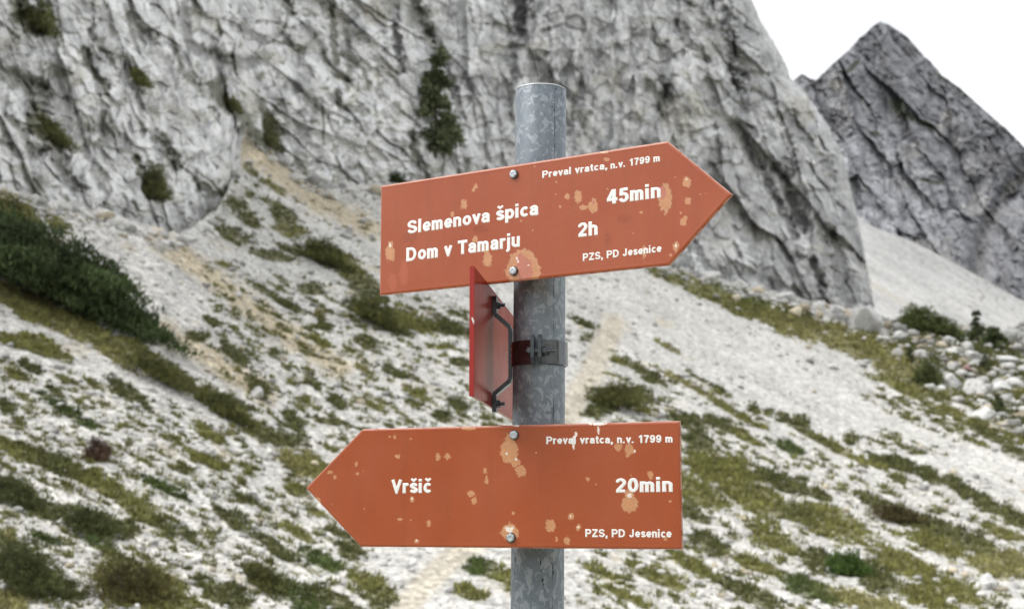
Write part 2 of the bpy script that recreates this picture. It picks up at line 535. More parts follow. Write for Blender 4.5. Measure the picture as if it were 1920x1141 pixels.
def arrow_sign(name, label, F, zt, zb, s0, s1, stip, tip_right, patches, seed, group):
    """F plane of the face; s0..s1 = flat body, stip = tip; zt, zb = top and bottom heights"""
    P0, e, n = F
    root = empty(name, tuple(P0 - n * .004), label, 'sign', group)
    nr, nc = 250, 760
    rb = .0016                                  # edge rounding radius
    th = .0042
    vv = np.linspace(0, 1, nr)
    # arrow outline: x extent per row
    zc = (zt + zb) / 2; hh = (zt - zb) / 2
    z = zb + (zt - zb) * vv
    tipw = abs(stip - (s1 if tip_right else s0))
    tri = tipw * (1 - np.abs(z - zc) / hh)
    if tip_right: lo, hi = np.full(nr, s0), s1 + tri
    else: lo, hi = s0 - tri, np.full(nr, s1)
    uu = np.linspace(0, 1, nc)
    S = lo[:, None] + (hi - lo)[:, None] * uu[None]
    Z = np.repeat(z[:, None], nc, 1)
    # distance to the edges for the rounded lip
    dv = np.minimum(Z - zb, zt - Z)
    k = tipw / hh; cs = 1 / math.hypot(1, k)
    dl = (S - lo[:, None]) * (cs if not tip_right else 1)
    dr = (hi[:, None] - S) * (cs if tip_right else 1)
    d = np.minimum(np.minimum(dv, dl), dr)
    q = np.clip(1 - d / rb, 0, 1)
    off = -rb * (1 - np.sqrt(np.clip(1 - q * q, 0, 1)))
    off += -.0004 * sstep(.0046, .0020, d) + .00035 * np.exp(-((d - .0028) / .0012) ** 2)   # slightly raised bead along the border
    off += .00006 * fbm(S * 9, Z * 9, seed, 2)
    P = P0[None, None] + e * S[..., None] + n * off[..., None]
    P[..., 2] = Z
    px, py = project(P)
    col = blob_cols(px, py, patches, seed)
    # pale lit rim painted along parts of the edge
    ed = sstep(.0014, .0004, d) * (fbm(S * 60, Z * 60, seed + 3, 3) > -.10)
    col = col * (1 - ed[..., None] * .3) + np.array((.80, .62, .50)) * ed[..., None] * .3
    B = P - n * 0
    idx = np.arange(nr * nc).reshape(nr, nc)
    loop = np.concatenate([idx[0, :], idx[1:, -1], idx[-1, -2::-1], idx[-2:0:-1, 0]])
    Vb = P.reshape(-1, 3)[loop].copy()
    # push the border ring back by the plate thickness, tucked in a little
    Vb -= n * (th - rb)
    V = np.concatenate([P.reshape(-1, 3), Vb])
    m = len(loop); base = nr * nc
    a = loop; b = np.roll(loop, -1); c_ = base + np.roll(np.arange(m), -1); d_ = base + np.arange(m)
    side = np.stack([a, d_, c_, b], -1)
    F4 = np.concatenate([grid_faces(nr, nc)[:, ::-1], side])
    C = np.concatenate([col.reshape(-1, 3), np.tile(ORANGE, (m, 1))])
    V = V - np.array(root.location)
    o = np_mesh('panel', V, F4, M_PAINT, C, root, True)
    bmx = bmesh.new(); bmx.from_mesh(o.data)
    bmx.verts.ensure_lookup_table()
    bmx.faces.new([bmx.verts[base + i] for i in range(m)])
    bmesh.ops.recalc_face_normals(bmx, faces=bmx.faces)
    bmx.to_mesh(o.data); bmx.free()
    return root
def hexbolt(parent, P, n, r=.0058, h=.004, spin=.3, washer=False, mat=None):
    n = Vector(n).normalized()
    u = n.cross(Vector((0, 0, 1))).normalized(); v = n.cross(u)
    c = Vector(P) - Vector(parent.location)
    bm = bmesh.new()
    prof = [(1.0, 0), (1.0, .78), (.90, .97), (.55, 1.04), (.48, .98), (.2, .97)]
    rings = []
    for rr, hz in prof:
        ring = []
        for k in range(12):
            a = spin + 2 * PI * k / 12
            rk = rr * r * (1 if k % 2 == 0 else .885) if rr > .85 else rr * r * .95
            if rr == .90: rk = r * .86
            ring.append(bm.verts.new(c + u * rk * math.cos(a) + v * rk * math.sin(a) + n * h * hz))
        rings.append(ring)
    for a, b in zip(rings[:-1], rings[1:]):
        for k in range(12): bm.faces.new((a[k], a[(k + 1) % 12], b[(k + 1) % 12], b[k]))
    bm.faces.new(rings[-1])
    bmesh.ops.translate(bm, verts=bm.verts, vec=n * .0006)
    o = bm_obj('bolt', bm, mat or M_BOLT, parent)
    # washer as a sub-part
    bm = bmesh.new()
    ra = [bm.verts.new(c + (u * math.cos(2 * PI * k / 24) + v * math.sin(2 * PI * k / 24)) * r * 1.12 + n * .0001) for k in range(24)]
    rb_ = [bm.verts.new(c + (u * math.cos(2 * PI * k / 24) + v * math.sin(2 * PI * k / 24)) * r * 1.12 + n * .0011) for k in range(24)]
    for k in range(24): bm.faces.new((ra[k], ra[(k + 1) % 24], rb_[(k + 1) % 24], rb_[k]))
    bm.faces.new(rb_)
    bm_obj('washer', bm, M_NUT, o)
    return o
def box_between(bm, c, ex, ey, ez, bev=0):
    """box with centre c and half-axis vectors"""
    vs = [bm.verts.new(Vector(c) + Vector(ex) * a + Vector(ey) * b + Vector(ez) * d) for a in (-1, 1) for b in (-1, 1) for d in (-1, 1)]
    for f in ((0, 1, 3, 2), (4, 6, 7, 5), (0, 4, 5, 1), (2, 3, 7, 6), (0, 2, 6, 4), (1, 5, 7, 3)):
        bm.faces.new([vs[i] for i in f])
def frame(yaw, off, side):
    """plane of a sign: yaw from frontal, face offset from the pole axis"""
    a = R(yaw)
    e = np.array((math.cos(a), -math.sin(a), 0.0))      # right end comes nearer
    n = np.array((-math.sin(a), -math.cos(a), 0.0))
    P0 = np.array((AX[0], AX[1], 0.0)) + n * off
    return P0, e, n
def back_bracket(root, F, z, off):
    """hat bar and collar behind the plate"""
    P0, e, n = F
    L = Vector(root.location)
    bm = bmesh.new()
    c = Vector(P0) - Vector(n) * .010; c.z = z
    bend = [(-.075, .006), (-.045, .006), (-.030, .030), (.030, .030), (.045, .006), (.075, .006)]
    prev = None
    for s, dpt in bend:
        ring = [bm.verts.new(Vector(P0) * 1 + Vector(e) * 0 + Vector((0, 0, z + s)) - Vector(n) * (dpt + t) + Vector(e) * w_ * .010 - L) for w_, t in ((-1, 0), (1, 0), (1, .003), (-1, .003))]
        if prev:
            for k in range(4): bm.faces.new((prev[k], prev[(k + 1) % 4], ring[(k + 1) % 4], ring[k]))
        else: bm.faces.new(ring)
        prev = ring
    bm.faces.new(prev)
    bm_obj('hat_bar', bm, M_STEEL, root)
    bm = bmesh.new()
    bmesh.ops.create_cone(bm, segments=48, radius1=POLE_R + .0022, radius2=POLE_R + .0022, depth=.026, cap_ends=False)
    bmesh.ops.translate(bm, verts=bm.verts, vec=Vector((AX[0], AX[1], z)) - L)
    bm_obj('collar', bm, M_STEEL, root, True)

# upper sign ---------------------------------------------------------
FU = frame(32.5, .072, 1)
def s_of(F, px, py):
    P = on_plane(np.array(px, float), np.array(py, float), F[0], F[2])
    return float((P - F[0]) @ F[1]), float(P[2])
sTL, zTL = s_of(FU, 714, 350); sBL, zBL = s_of(FU, 711, 556)
sTR, zTR = s_of(FU, 1249, 262); sBR, zBR = s_of(FU, 1256, 494)
sTip, zTip = s_of(FU, 1372, 359)
print('UPPER', sTL, sBL, sTR, sBR, sTip, 'z', zTL, zTR, zBL, zBR, zTip, (zTL + zBL) / 2)
UP = [(892, 349, 4, 5, 't'), (888, 356, 3, 3, 't'), (869.7, 383, 6.5, 9, 't'), (848.6, 401, 4, 6, 't'), (890.7, 449, 5, 6, 't'), (913.7, 486, 8.5, 14, 't'), (912, 470, 5, 10, 't'),
      (731.4, 474, 9, 16, 't'), (732, 462, 6, 10, 't'), (731, 459, 2.5, 3.5, 'c'), (980, 490, 26, 24, 't'), (972, 508, 25, 22, 't'), (996, 508, 18, 26, 't'), (985, 510, 14, 30, 'p'), (976, 488, 10, 14, 'p'), (969, 484, 2, 3.5, 'c'), (971, 490, 2.2, 2.5, 'c'), (991, 497, 2, 1.5, 'c'),
      (757, 512, 9, 26, 's'), (736, 528, 9, 18, 's'), (769, 444, 14, 12, 'd'), (900, 430, 15, 8, 'd'),
      (1063, 367.6, 4.5, 6, 't'), (1084, 369, 7, 12, 't'), (1112, 388, 9.5, 12, 't'), (1113, 378, 5, 7, 't'), (1094, 388.7, 7, 4.5, 't'), (1247, 372, 13, 28, 't'), (1242.6, 361, 7, 13, 'p'), (1113, 380, 3, 3, 'p'),
      (1287.5, 341, 8, 10, 't'), (1287, 336, 2, 1.5, 'c'), (1290, 376.6, 6, 7, 't'), (1277, 399, 2.4, 2.4, 't'), (1281, 416, 6.5, 7.5, 't'), (1285, 408, 4, 4, 't'), (1267, 462, 6.5, 9, 't'), (1267, 460, 2, 4, 'c'),
      (1207.6, 472, 4, 14, 't'), (1258, 478, 3, 2.5, 't'), (1132, 285, 8, 3, 't'), (1137, 299, 5, 5, 't'), (1202.5, 398, 2.5, 2.5, 't'), (1043, 341, 1.6, 2, 't'), (1042, 364, 1.6, 1.6, 't'), (1050, 387, 2, 3, 't'),
      (1139, 354, 1.6, 1.6, 't'), (1187, 437, 1.6, 1.6, 't'), (1266, 332, 1.5, 1.5, 't'), (1313, 364, 1.6, 1.6, 't'), (1322, 362, 1.2, 1.2, 't'), (998.7, 432, 1.8, 1.8, 't'), (977, 414, 1.8, 2.2, 't'), (721, 424, 2, 1.6, 'd'),
      (910, 326, 9, 1.8, 'd'), (1170, 410, 14, 9, 'd'), (1140, 450, 8, 14, 'd'), (1002, 312, 2, 1.5, 't'), (988, 378, 1.6, 1.6, 'd')]
zt_u, zb_u = (zTL + zTR) / 2, (zBL + zBR) / 2
sU = arrow_sign('arrow_sign', 'upper orange trail sign pointing right, peeling paint, lists Slemenova špica and Dom v Tamarju', FU, zt_u, zb_u,
                (sTL + sBL) / 2, (sTR + sBR) / 2, sTip, True, UP, 3, 'orange arrow signs on the post')
for body, *a in (('Preval vratca,', 1017, 334, 1139, 317, 13.2), ('n.v. 1799 m', 1145, 317, 1237.5, 302.5, 13.2), ('45min', 1138.5, 383, 1238.5, 370, 26.5), ('2h', 1083.5, 444.5, 1120.5, 440, 26),
                 ('PZS, PD Jesenice', 1093, 489.5, 1240, 472, 14), ('Slemenova špica', 764, 438.5, 1009, 402.5, 24.5), ('Dom v Tamarju', 762, 490, 974.5, 462, 25.5)):
    lettering(sU, FU, body, *a)
for px, py in ((963.5, 327), (963, 508)):
    hexbolt(sU, on_plane(np.array(px + 1.0), np.array(py), FU[0], FU[2]), FU[2], spin=random.random())
back_bracket(sU, FU, (zt_u + zb_u) / 2, .072)

# lower sign ---------------------------------------------------------
FL = frame(22.0, .088, 1)
sTL, zTL = s_of(FL, 683, 803); sBL, zBL = s_of(FL, 672, 1023.5)
sTR, zTR = s_of(FL, 1278, 789); sBR, zBR = s_of(FL, 1276, 1030)
sTip, zTip = s_of(FL, 573, 914)
print('LOWER', sTL, sBL, sTR, sBR, sTip, 'z', zTL, zTR, zBL, zBR, zTip, (zTL + zBL) / 2)
LP = [(730.4, 818, 2, 2.2, 't'), (740, 819, 3, 4, 't'), (745, 854.5, 4.5, 4.5, 't'), (667.7, 870, 3, 5, 't'), (670, 887.6, 3.5, 2.8, 't'), (618.7, 884.8, 4.5, 3.5, 't'), (627.5, 894.7, 3.5, 4.5, 't'), (596.7, 937, 4, 6.5, 't'),
      (820.8, 856.4, 4.8, 7, 't'), (838.8, 855, 5.2, 6.5, 't'), (910, 881.7, 3.5, 5, 't'), (912.7, 901, 4, 6, 't'), (912, 893, 2, 3, 't'), (883, 925, 7, 7, 't'), (888.5, 938, 4.8, 8, 't'), (772.5, 935, 4, 5, 't'), (772.5, 934, 1.6, 2, 'c'),
      (750.5, 972, 4.5, 3, 't'), (803.3, 980, 4, 7, 't'), (781, 1014, 4.5, 5, 't'), (781, 1012, 1.8, 1.8, 'c'), (955, 845, 17.5, 23, 't'), (956, 824, 9, 14, 't'), (966.7, 867, 10, 8, 't'), (976.4, 882, 10.5, 12, 't'), (968, 860, 2.5, 2.5, 'c'), (950, 850, 1.6, 2.6, 'c'),
      (956, 996, 17, 15, 't'), (955, 992, 8, 6, 'c'), (1031.7, 985, 9.5, 13, 't'), (1070.7, 967.4, 5.5, 6.5, 't'), (1070, 967, 2, 2, 'c'), (1084, 988, 5, 6, 't'), (1084, 987, 2, 2.5, 'c'), (1063, 1013, 6, 7.5, 't'), (1043.7, 1010.6, 3, 4.5, 't'),
      (1181, 944, 16, 17, 't'), (1179, 928, 9, 12, 't'), (1180, 928, 5, 4, 'c'), (1158.5, 837.6, 7, 8, 't'), (1180, 841.5, 10, 11, 't'), (1176.4, 853, 4, 4, 't'), (1220, 889.7, 5, 8, 't'), (1075.6, 828, 3, 12, 'c'), (1080, 815, 3, 5, 'c'),
      (1102, 897, 4, 3.5, 't'), (962.4, 962, 3, 4, 't'), (1256.7, 939, 2.5, 2.5, 't'), (1121, 801, 6, 11, 's'), (1122, 808, 2, 8, 'c'), (1121, 794, 14, 3, 'c'), (1117.5, 907, 1.5, 3, 't'), (956, 978, 1.5, 2, 't'),
      (681, 882, 1.2, 1.2, 't'), (622, 945, 1.2, 1.2, 't'), (683, 953, 1.8, 1.2, 't'), (770, 822, 1.6, 1.6, 't'), (770, 974, 1.6, 1.6, 't'), (1005, 848, 1.2, 1.2, 'c'), (1190, 845, 2, 3, 'c'), (1247, 1009, 3, 4, 't'), (880, 803, 14, 2.5, 't'), (968, 797, 8, 1.8, 'c'),
      (729, 880, 1, 1, 'd'), (761, 862, 1, 1, 'd'), (800, 831, 1.2, 1.2, 'd'), (1060, 884, 1.4, 1.2, 'd'), (1183, 890, 1.4, 2, 't')]
zt_l, zb_l = (zTL + zTR) / 2, (zBL + zBR) / 2
sL = arrow_sign('arrow_sign', 'lower orange trail sign pointing left, chipped paint, reads Vršič 20min', FL, zt_l, zb_l,
                (sTL + sBL) / 2, (sTR + sBR) / 2, sTip, False, LP, 8, 'orange arrow signs on the post')
for body, *a in (('Preval vratca, n.v. 1799 m', 1024.5, 832, 1261.5, 829, 14.2), ('20min', 1154, 922.5, 1261, 921, 26.5), ('PZS, PD Jesenice', 1097.7, 1006, 1259, 1007, 15), ('Vršič', 734, 924, 808.5, 923, 25)):
    lettering(sL, FL, body, *a)
for px, py in ((963.5, 815), (957.5, 1007)):
    hexbolt(sL, on_plane(np.array(px + 1.0), np.array(py), FL[0], FL[2]), FL[2], spin=random.random())
back_bracket(sL, FL, (zt_l + zb_l) / 2, .088)

# side sign, seen from behind ----------------------------------------
a3 = R(6.3)
e3 = np.array((math.sin(a3), math.cos(a3), 0)); n3 = np.array((math.cos(a3), -math.sin(a3), 0))
P3 = at(889, 620, D0 * .923); P3[2] = 0
F3 = (P3, e3, n3)
z3t = float(at(889, 499, D0 * .923)[2]); z3b = float(at(889, 742, D0 * .923)[2])
s3 = empty('arrow_sign', (float(P3[0]), float(P3[1]), z3b), 'narrow red sign seen edge-on between the two orange ones, bent black bracket on its back', 'sign')
L3 = Vector(s3.location)
zc3 = (z3t + z3b) / 2
def prism3(bm, outline, k0, k1):
    A = [bm.verts.new(Vector(P3) + Vector(e3) * s + Vector(n3) * k0 + Vector((0, 0, z)) - L3) for s, z in outline]
    B = [bm.verts.new(Vector(P3) + Vector(e3) * s + Vector(n3) * k1 + Vector((0, 0, z)) - L3) for s, z in outline]
    bm.faces.new(A); bm.faces.new(B[::-1])
    for k in range(len(A)):
        bm.faces.new((A[k], A[(k + 1) % len(A)], B[(k + 1) % len(A)], B[k]))
bm = bmesh.new()
prism3(bm, [(0.0012, z3b), (.50, z3b), (.58, zc3), (.50, z3t), (.0012, z3t)], -.0016, 0)
bm_obj('panel', bm, M_RED, s3)
bm = bmesh.new()
prism3(bm, [(0, z3b - .0004), (0, z3t + .0004), (.0011, z3t + .0004), (.0011, z3b - .0004)], -.0062, .0001)
bmesh.ops.bevel(bm, geom=bm.edges[:], offset=.0004, segments=2, affect='EDGES')
bm_obj('front_edge', bm, M_REDEDGE, s3)
bm = bmesh.new()
prism3(bm, [(.0015, z3b - .0005), (.50, z3b - .0005), (.50, z3b - .0013), (.0015, z3b - .0013)], -.0030, .0009)
bm_obj('bottom_lip', bm, simple('worn_brass_edge', (.32, .17, .08), .4, .2, .4, 80), s3)
# bent hat bar on the back face, welded to the collar
YB = 2.005
sB = (YB - P3[1]) / e3[1]
def z_at(py, Y=YB): return float(at(940, py, Y)[2])
bend = [(.0035, z_at(773)), (.0035, z_at(744)), (.0040, z_at(738)), (.0240, z_at(716)), (.0265, z_at(708)), (.0265, z_at(622)), (.0240, z_at(613)), (.0040, z_at(590)), (.0035, z_at(584)), (.0035, z_at(556))]
bm = bmesh.new(); prev = None
for i, (kn, z) in enumerate(bend):
    p0 = Vector(bend[max(0, i - 1)][:1] + (0,) + bend[max(0, i - 1)][1:]); p1 = Vector(bend[min(9, i + 1)][:1] + (0,) + bend[min(9, i + 1)][1:])
    t = (p1 - p0).normalized(); nn = Vector((t.z, 0, -t.x))       # across the bar, in the n-z plane
    ring = []
    for wq, tk in ((-1, -1), (1, -1), (1, 1), (-1, 1)):
        q = Vector((kn, 0, z)) + nn * tk * .0030
        ring.append(bm.verts.new(Vector(P3) + Vector(e3) * (sB + wq * .009) + Vector(n3) * q.x + Vector((0, 0, q.z)) - L3))
    if prev:
        for k in range(4): bm.faces.new((prev[k], prev[(k + 1) % 4], ring[(k + 1) % 4], ring[k]))
    else: bm.faces.new(ring)
    prev = ring
bm.faces.new(prev)
bmesh.ops.bevel(bm, geom=[e for e in bm.edges if e.calc_face_angle(0) > .9], offset=.0008, segments=2, affect='EDGES')
bm_obj('hat_bar', bm, M_STEEL, s3)
def rod(parent, name, p, axis, r, l, seg=16, mat=M_STEEL2, hexa=False):
    bm = bmesh.new()
    bmesh.ops.create_cone(bm, cap_ends=True, segments=6 if hexa else seg, radius1=r, radius2=r, depth=l)
    bmesh.ops.bevel(bm, geom=[e for e in bm.edges], offset=min(r, l) * .12, segments=1, affect='EDGES')
    q = Vector(axis).to_track_quat('Z', 'Y').to_matrix().to_4x4()
    bmesh.ops.transform(bm, matrix=Matrix.Translation(Vector(p) - Vector(parent.location)) @ q, verts=bm.verts)
    return bm_obj(name, bm, mat, parent, False)
for py in (572, 757):
    z = z_at(py)
    base = Vector(P3) + Vector(e3) * sB; base.z = z
    rod(s3, 'nut', base + Vector(n3) * .0090, n3, .0056, .0055, hexa=True, mat=M_STEEL)
    rod(s3, 'bolt', base + Vector(n3) * .0115, n3, .0028, .0125, mat=M_STEEL)
    rod(s3, 'washer', base + Vector(n3) * .0062, n3, .0062, .0012, 24)
# collar with flanges
zc = z_at(660, D0 - .03)
bm = bmesh.new()
r0, r1 = POLE_R + .0006, POLE_R + .0030
hb = .0168
ga = math.atan2(-math.cos(R(2)), math.sin(R(-6)))   # where the ring is open: toward the camera
n_ = 90
rings = []
for k in range(n_ + 1):
    a = ga + .07 + (2 * PI - .14) * k / n_
    cx, sx = math.cos(a), math.sin(a)
    rings.append([bm.verts.new(Vector((AX[0] + cx * r, AX[1] + sx * r, zc + zz)) - L3) for r, zz in ((r0, -hb), (r1, -hb + .0006), (r1, hb - .0006), (r0, hb))])
for a, b in zip(rings[:-1], rings[1:]):
    for j in range(4): bm.faces.new((a[j], b[j], b[(j + 1) % 4], a[(j + 1) % 4]))
bm.faces.new(rings[0]); bm.faces.new(rings[-1])
bm_obj('collar', bm, M_STEEL2, s3, False)
# flanges stick out toward the camera, bolted together sideways
out = Vector((math.cos(ga), math.sin(ga), 0)); lat = Vector((-out.y, out.x, 0))
if lat.x < 0: lat = -lat
for sgn, name in ((-1, 'flange'), (1, 'flange')):
    bm = bmesh.new()
    o0 = Vector((AX[0], AX[1], zc)) + lat * sgn * .0050 - L3
    prof = [(POLE_R, -hb), (POLE_R + .012, -hb * 1.05), (POLE_R + .021, -hb * .55), (POLE_R + .021, hb * 1.0), (POLE_R + .016, hb * 1.3), (POLE_R, hb * 1.25)]
    A = [bm.verts.new(o0 + out * q + Vector((0, 0, z)) - lat * .0023) for q, z in prof]
    B = [bm.verts.new(o0 + out * q + Vector((0, 0, z)) + lat * .0023) for q, z in prof]
    bm.faces.new(A); bm.faces.new(B[::-1])
    for k in range(6): bm.faces.new((A[k], A[(k + 1) % 6], B[(k + 1) % 6], B[k]))
    bm_obj(name, bm, M_STEEL, s3)
bc = Vector((AX[0], AX[1], zc)) + out * (POLE_R + .011)
rod(s3, 'bolt', bc + lat * .006, lat, .0030, .040, mat=M_STEEL2)
rod(s3, 'nut', bc + lat * .0108, lat, .0060, .0060, hexa=True, mat=M_STEEL)
rod(s3, 'nut', bc - lat * .0100, lat, .0056, .0050, hexa=True, mat=M_STEEL2)
# weld beads between bar and collar
bm = bmesh.new()
for k in range(14):
    z = zc + random.uniform(-hb, hb)
    p = Vector(P3) + Vector(e3) * (sB + random.uniform(-.010, -.007)) + Vector(n3) * random.uniform(.028, .031) + Vector((0, 0, z)) - L3
    bmesh.ops.create_icosphere(bm, subdivisions=1, radius=random.uniform(.0012, .0022), matrix=Matrix.Translation(p))
bm_obj('weld_bead', bm, M_STEEL2, s3, True)
#==TERRAIN==
# ------------------------------------------------------------------ rock, gravel and leaf materials
def rock_material(name, sc_=1.0, bump=.5):
    M = NT(name)
    c = M.attr('Col')
    n0 = M.noise(M.mapped(), 1.6 * sc_, 7, .66, .6)
    n1 = M.noise(M.mapped((1, 1, .7)), 4.5 * sc_, 6, .7, .4)
    n2 = M.noise(M.mapped(), .5 * sc_, 5, .6)
    v0 = M.ramp(n0, [(.30, .60), (.50, 1.04), (.70, 1.28)])
    v1 = M.ramp(n1, [(.34, .84), (.55, 1.04)])
    c = M.mix(1, c, v0, 'MULTIPLY'); c = M.mix(1, c, v1, 'MULTIPLY')
    c = M.mix(M.ramp(n2, [(.58, 0), (.72, .35)]), c, (.36, .32, .24))
    M.set(Base_Color=c, Roughness=.93)
    M.b.inputs['Specular IOR Level'].default_value = .15
    M.bump(n0, bump, .25 / sc_)
    return M.m
M_ROCK = rock_material('limestone_cliff', 1.0, .45)
M_FARROCK = rock_material('far_limestone', .16, .9)
M_STONE = rock_material('loose_limestone', 6, .5)
def gravel_material():
    M = NT('limestone_scree')
    c = M.attr('Col')
    vo = M.n('ShaderNodeTexVoronoi'); vo.inputs['Scale'].default_value = 14
    M.l(M.mapped((1, .55, 1.4)), vo.inputs['Vector'])
    cc = M.ramp(vo.outputs['Color'], [(.1, .72), (.9, 1.22)])
    n1 = M.noise(M.mapped(), 5, 6, .7)
    c = M.mix(1, c, cc, 'MULTIPLY')
    c = M.mix(1, c, M.ramp(n1, [(.32, .66), (.6, 1.08)]), 'MULTIPLY')
    M.set(Base_Color=c, Roughness=.95)
    M.b.inputs['Specular IOR Level'].default_value = .1
    M.bump(vo.outputs['Distance'], .6, .05)
    return M.m
M_GRAVEL = gravel_material()
def leaf_material(name):
    M = NT(name)
    c = M.attr('Col')
    n0 = M.noise(M.mapped(), 3.0, 4, .6)
    c = M.mix(1, c, M.ramp(n0, [(.3, .65), (.7, 1.35)]), 'MULTIPLY')
    M.set(Base_Color=c, Roughness=.75)
    M.b.inputs['Specular IOR Level'].default_value = .2
    return M.m
M_LEAF = leaf_material('mountain_foliage')
M_BARK = simple('grey_bark', (.07, .06, .05), .9, 0, .4, 12, .5)

GREY = np.array((.66, .663, .665)); WARM = np.array((.50, .48, .43)); DARK = np.array((.19, .19, .195))
MOSS = np.array((.105, .108, .050)); GRAV = np.array((.565, .555, .525)); TANG = np.array((.50, .42, .28))
VEG = [np.array((.085, .090, .034)), np.array((.142, .142, .046)), np.array((.195, .185, .075)), np.array((.062, .085, .026))]

# ------------------------------------------------------------------ layout of the valley
FOOT = [(-700, 60), (-300, 240), (0, 352), (80, 385), (180, 400), (260, 425), (335, 447), (372, 432), (405, 408), (426, 372), (440, 330), (449, 290), (456, 246), (464, 232), (480, 252), (560, 325), (640, 350),
        (700, 352), (760, 345), (860, 345), (960, 375), (1060, 425), (1180, 470), (1270, 500), (1400, 545), (1500, 568), (1640, 596), (1760, 604), (1920, 612), (2500, 640)]
def foot(px): return interp(px, FOOT) + 15 * fbm(np.asarray(px, float) / 34, np.asarray(px, float) * 0 + .5, 22, 4, .6)
def footsm(px):
    px = np.asarray(px, float)
    return sum(interp(px + k * 14, FOOT) for k in range(-4, 5)) / 9
YF = [(-700, 16), (0, 26), (300, 31), (400, 36), (560, 46), (860, 56), (1270, 62), (1640, 70), (1920, 78), (2500, 90)]
def yfoot(px): return interp(px, YF)
def smoothfoot(px): return interp(px, [(-700, 90), (0, 330), (430, 330), (860, 345), (1270, 500), (1640, 596), (2500, 660)])
def ground_Y0(px, py):
    """forward distance of the slope along a sight line"""
    yb = 12 + (px - 960) * .0012
    s = (1150 - py) / (1150 - smoothfoot(px))
    far = yb * np.exp(np.log(yfoot(px) / yb) * np.clip(s, 0, 1.6) ** .93)
    a, dy, dz = ray(px, py)
    v = dz / dy
    near = 1.7 / np.maximum(.072 - v, .02)
    return np.where(py <= 1150, far, np.minimum(near * (12 / (1.7 / (.072 + .0669))), 14))

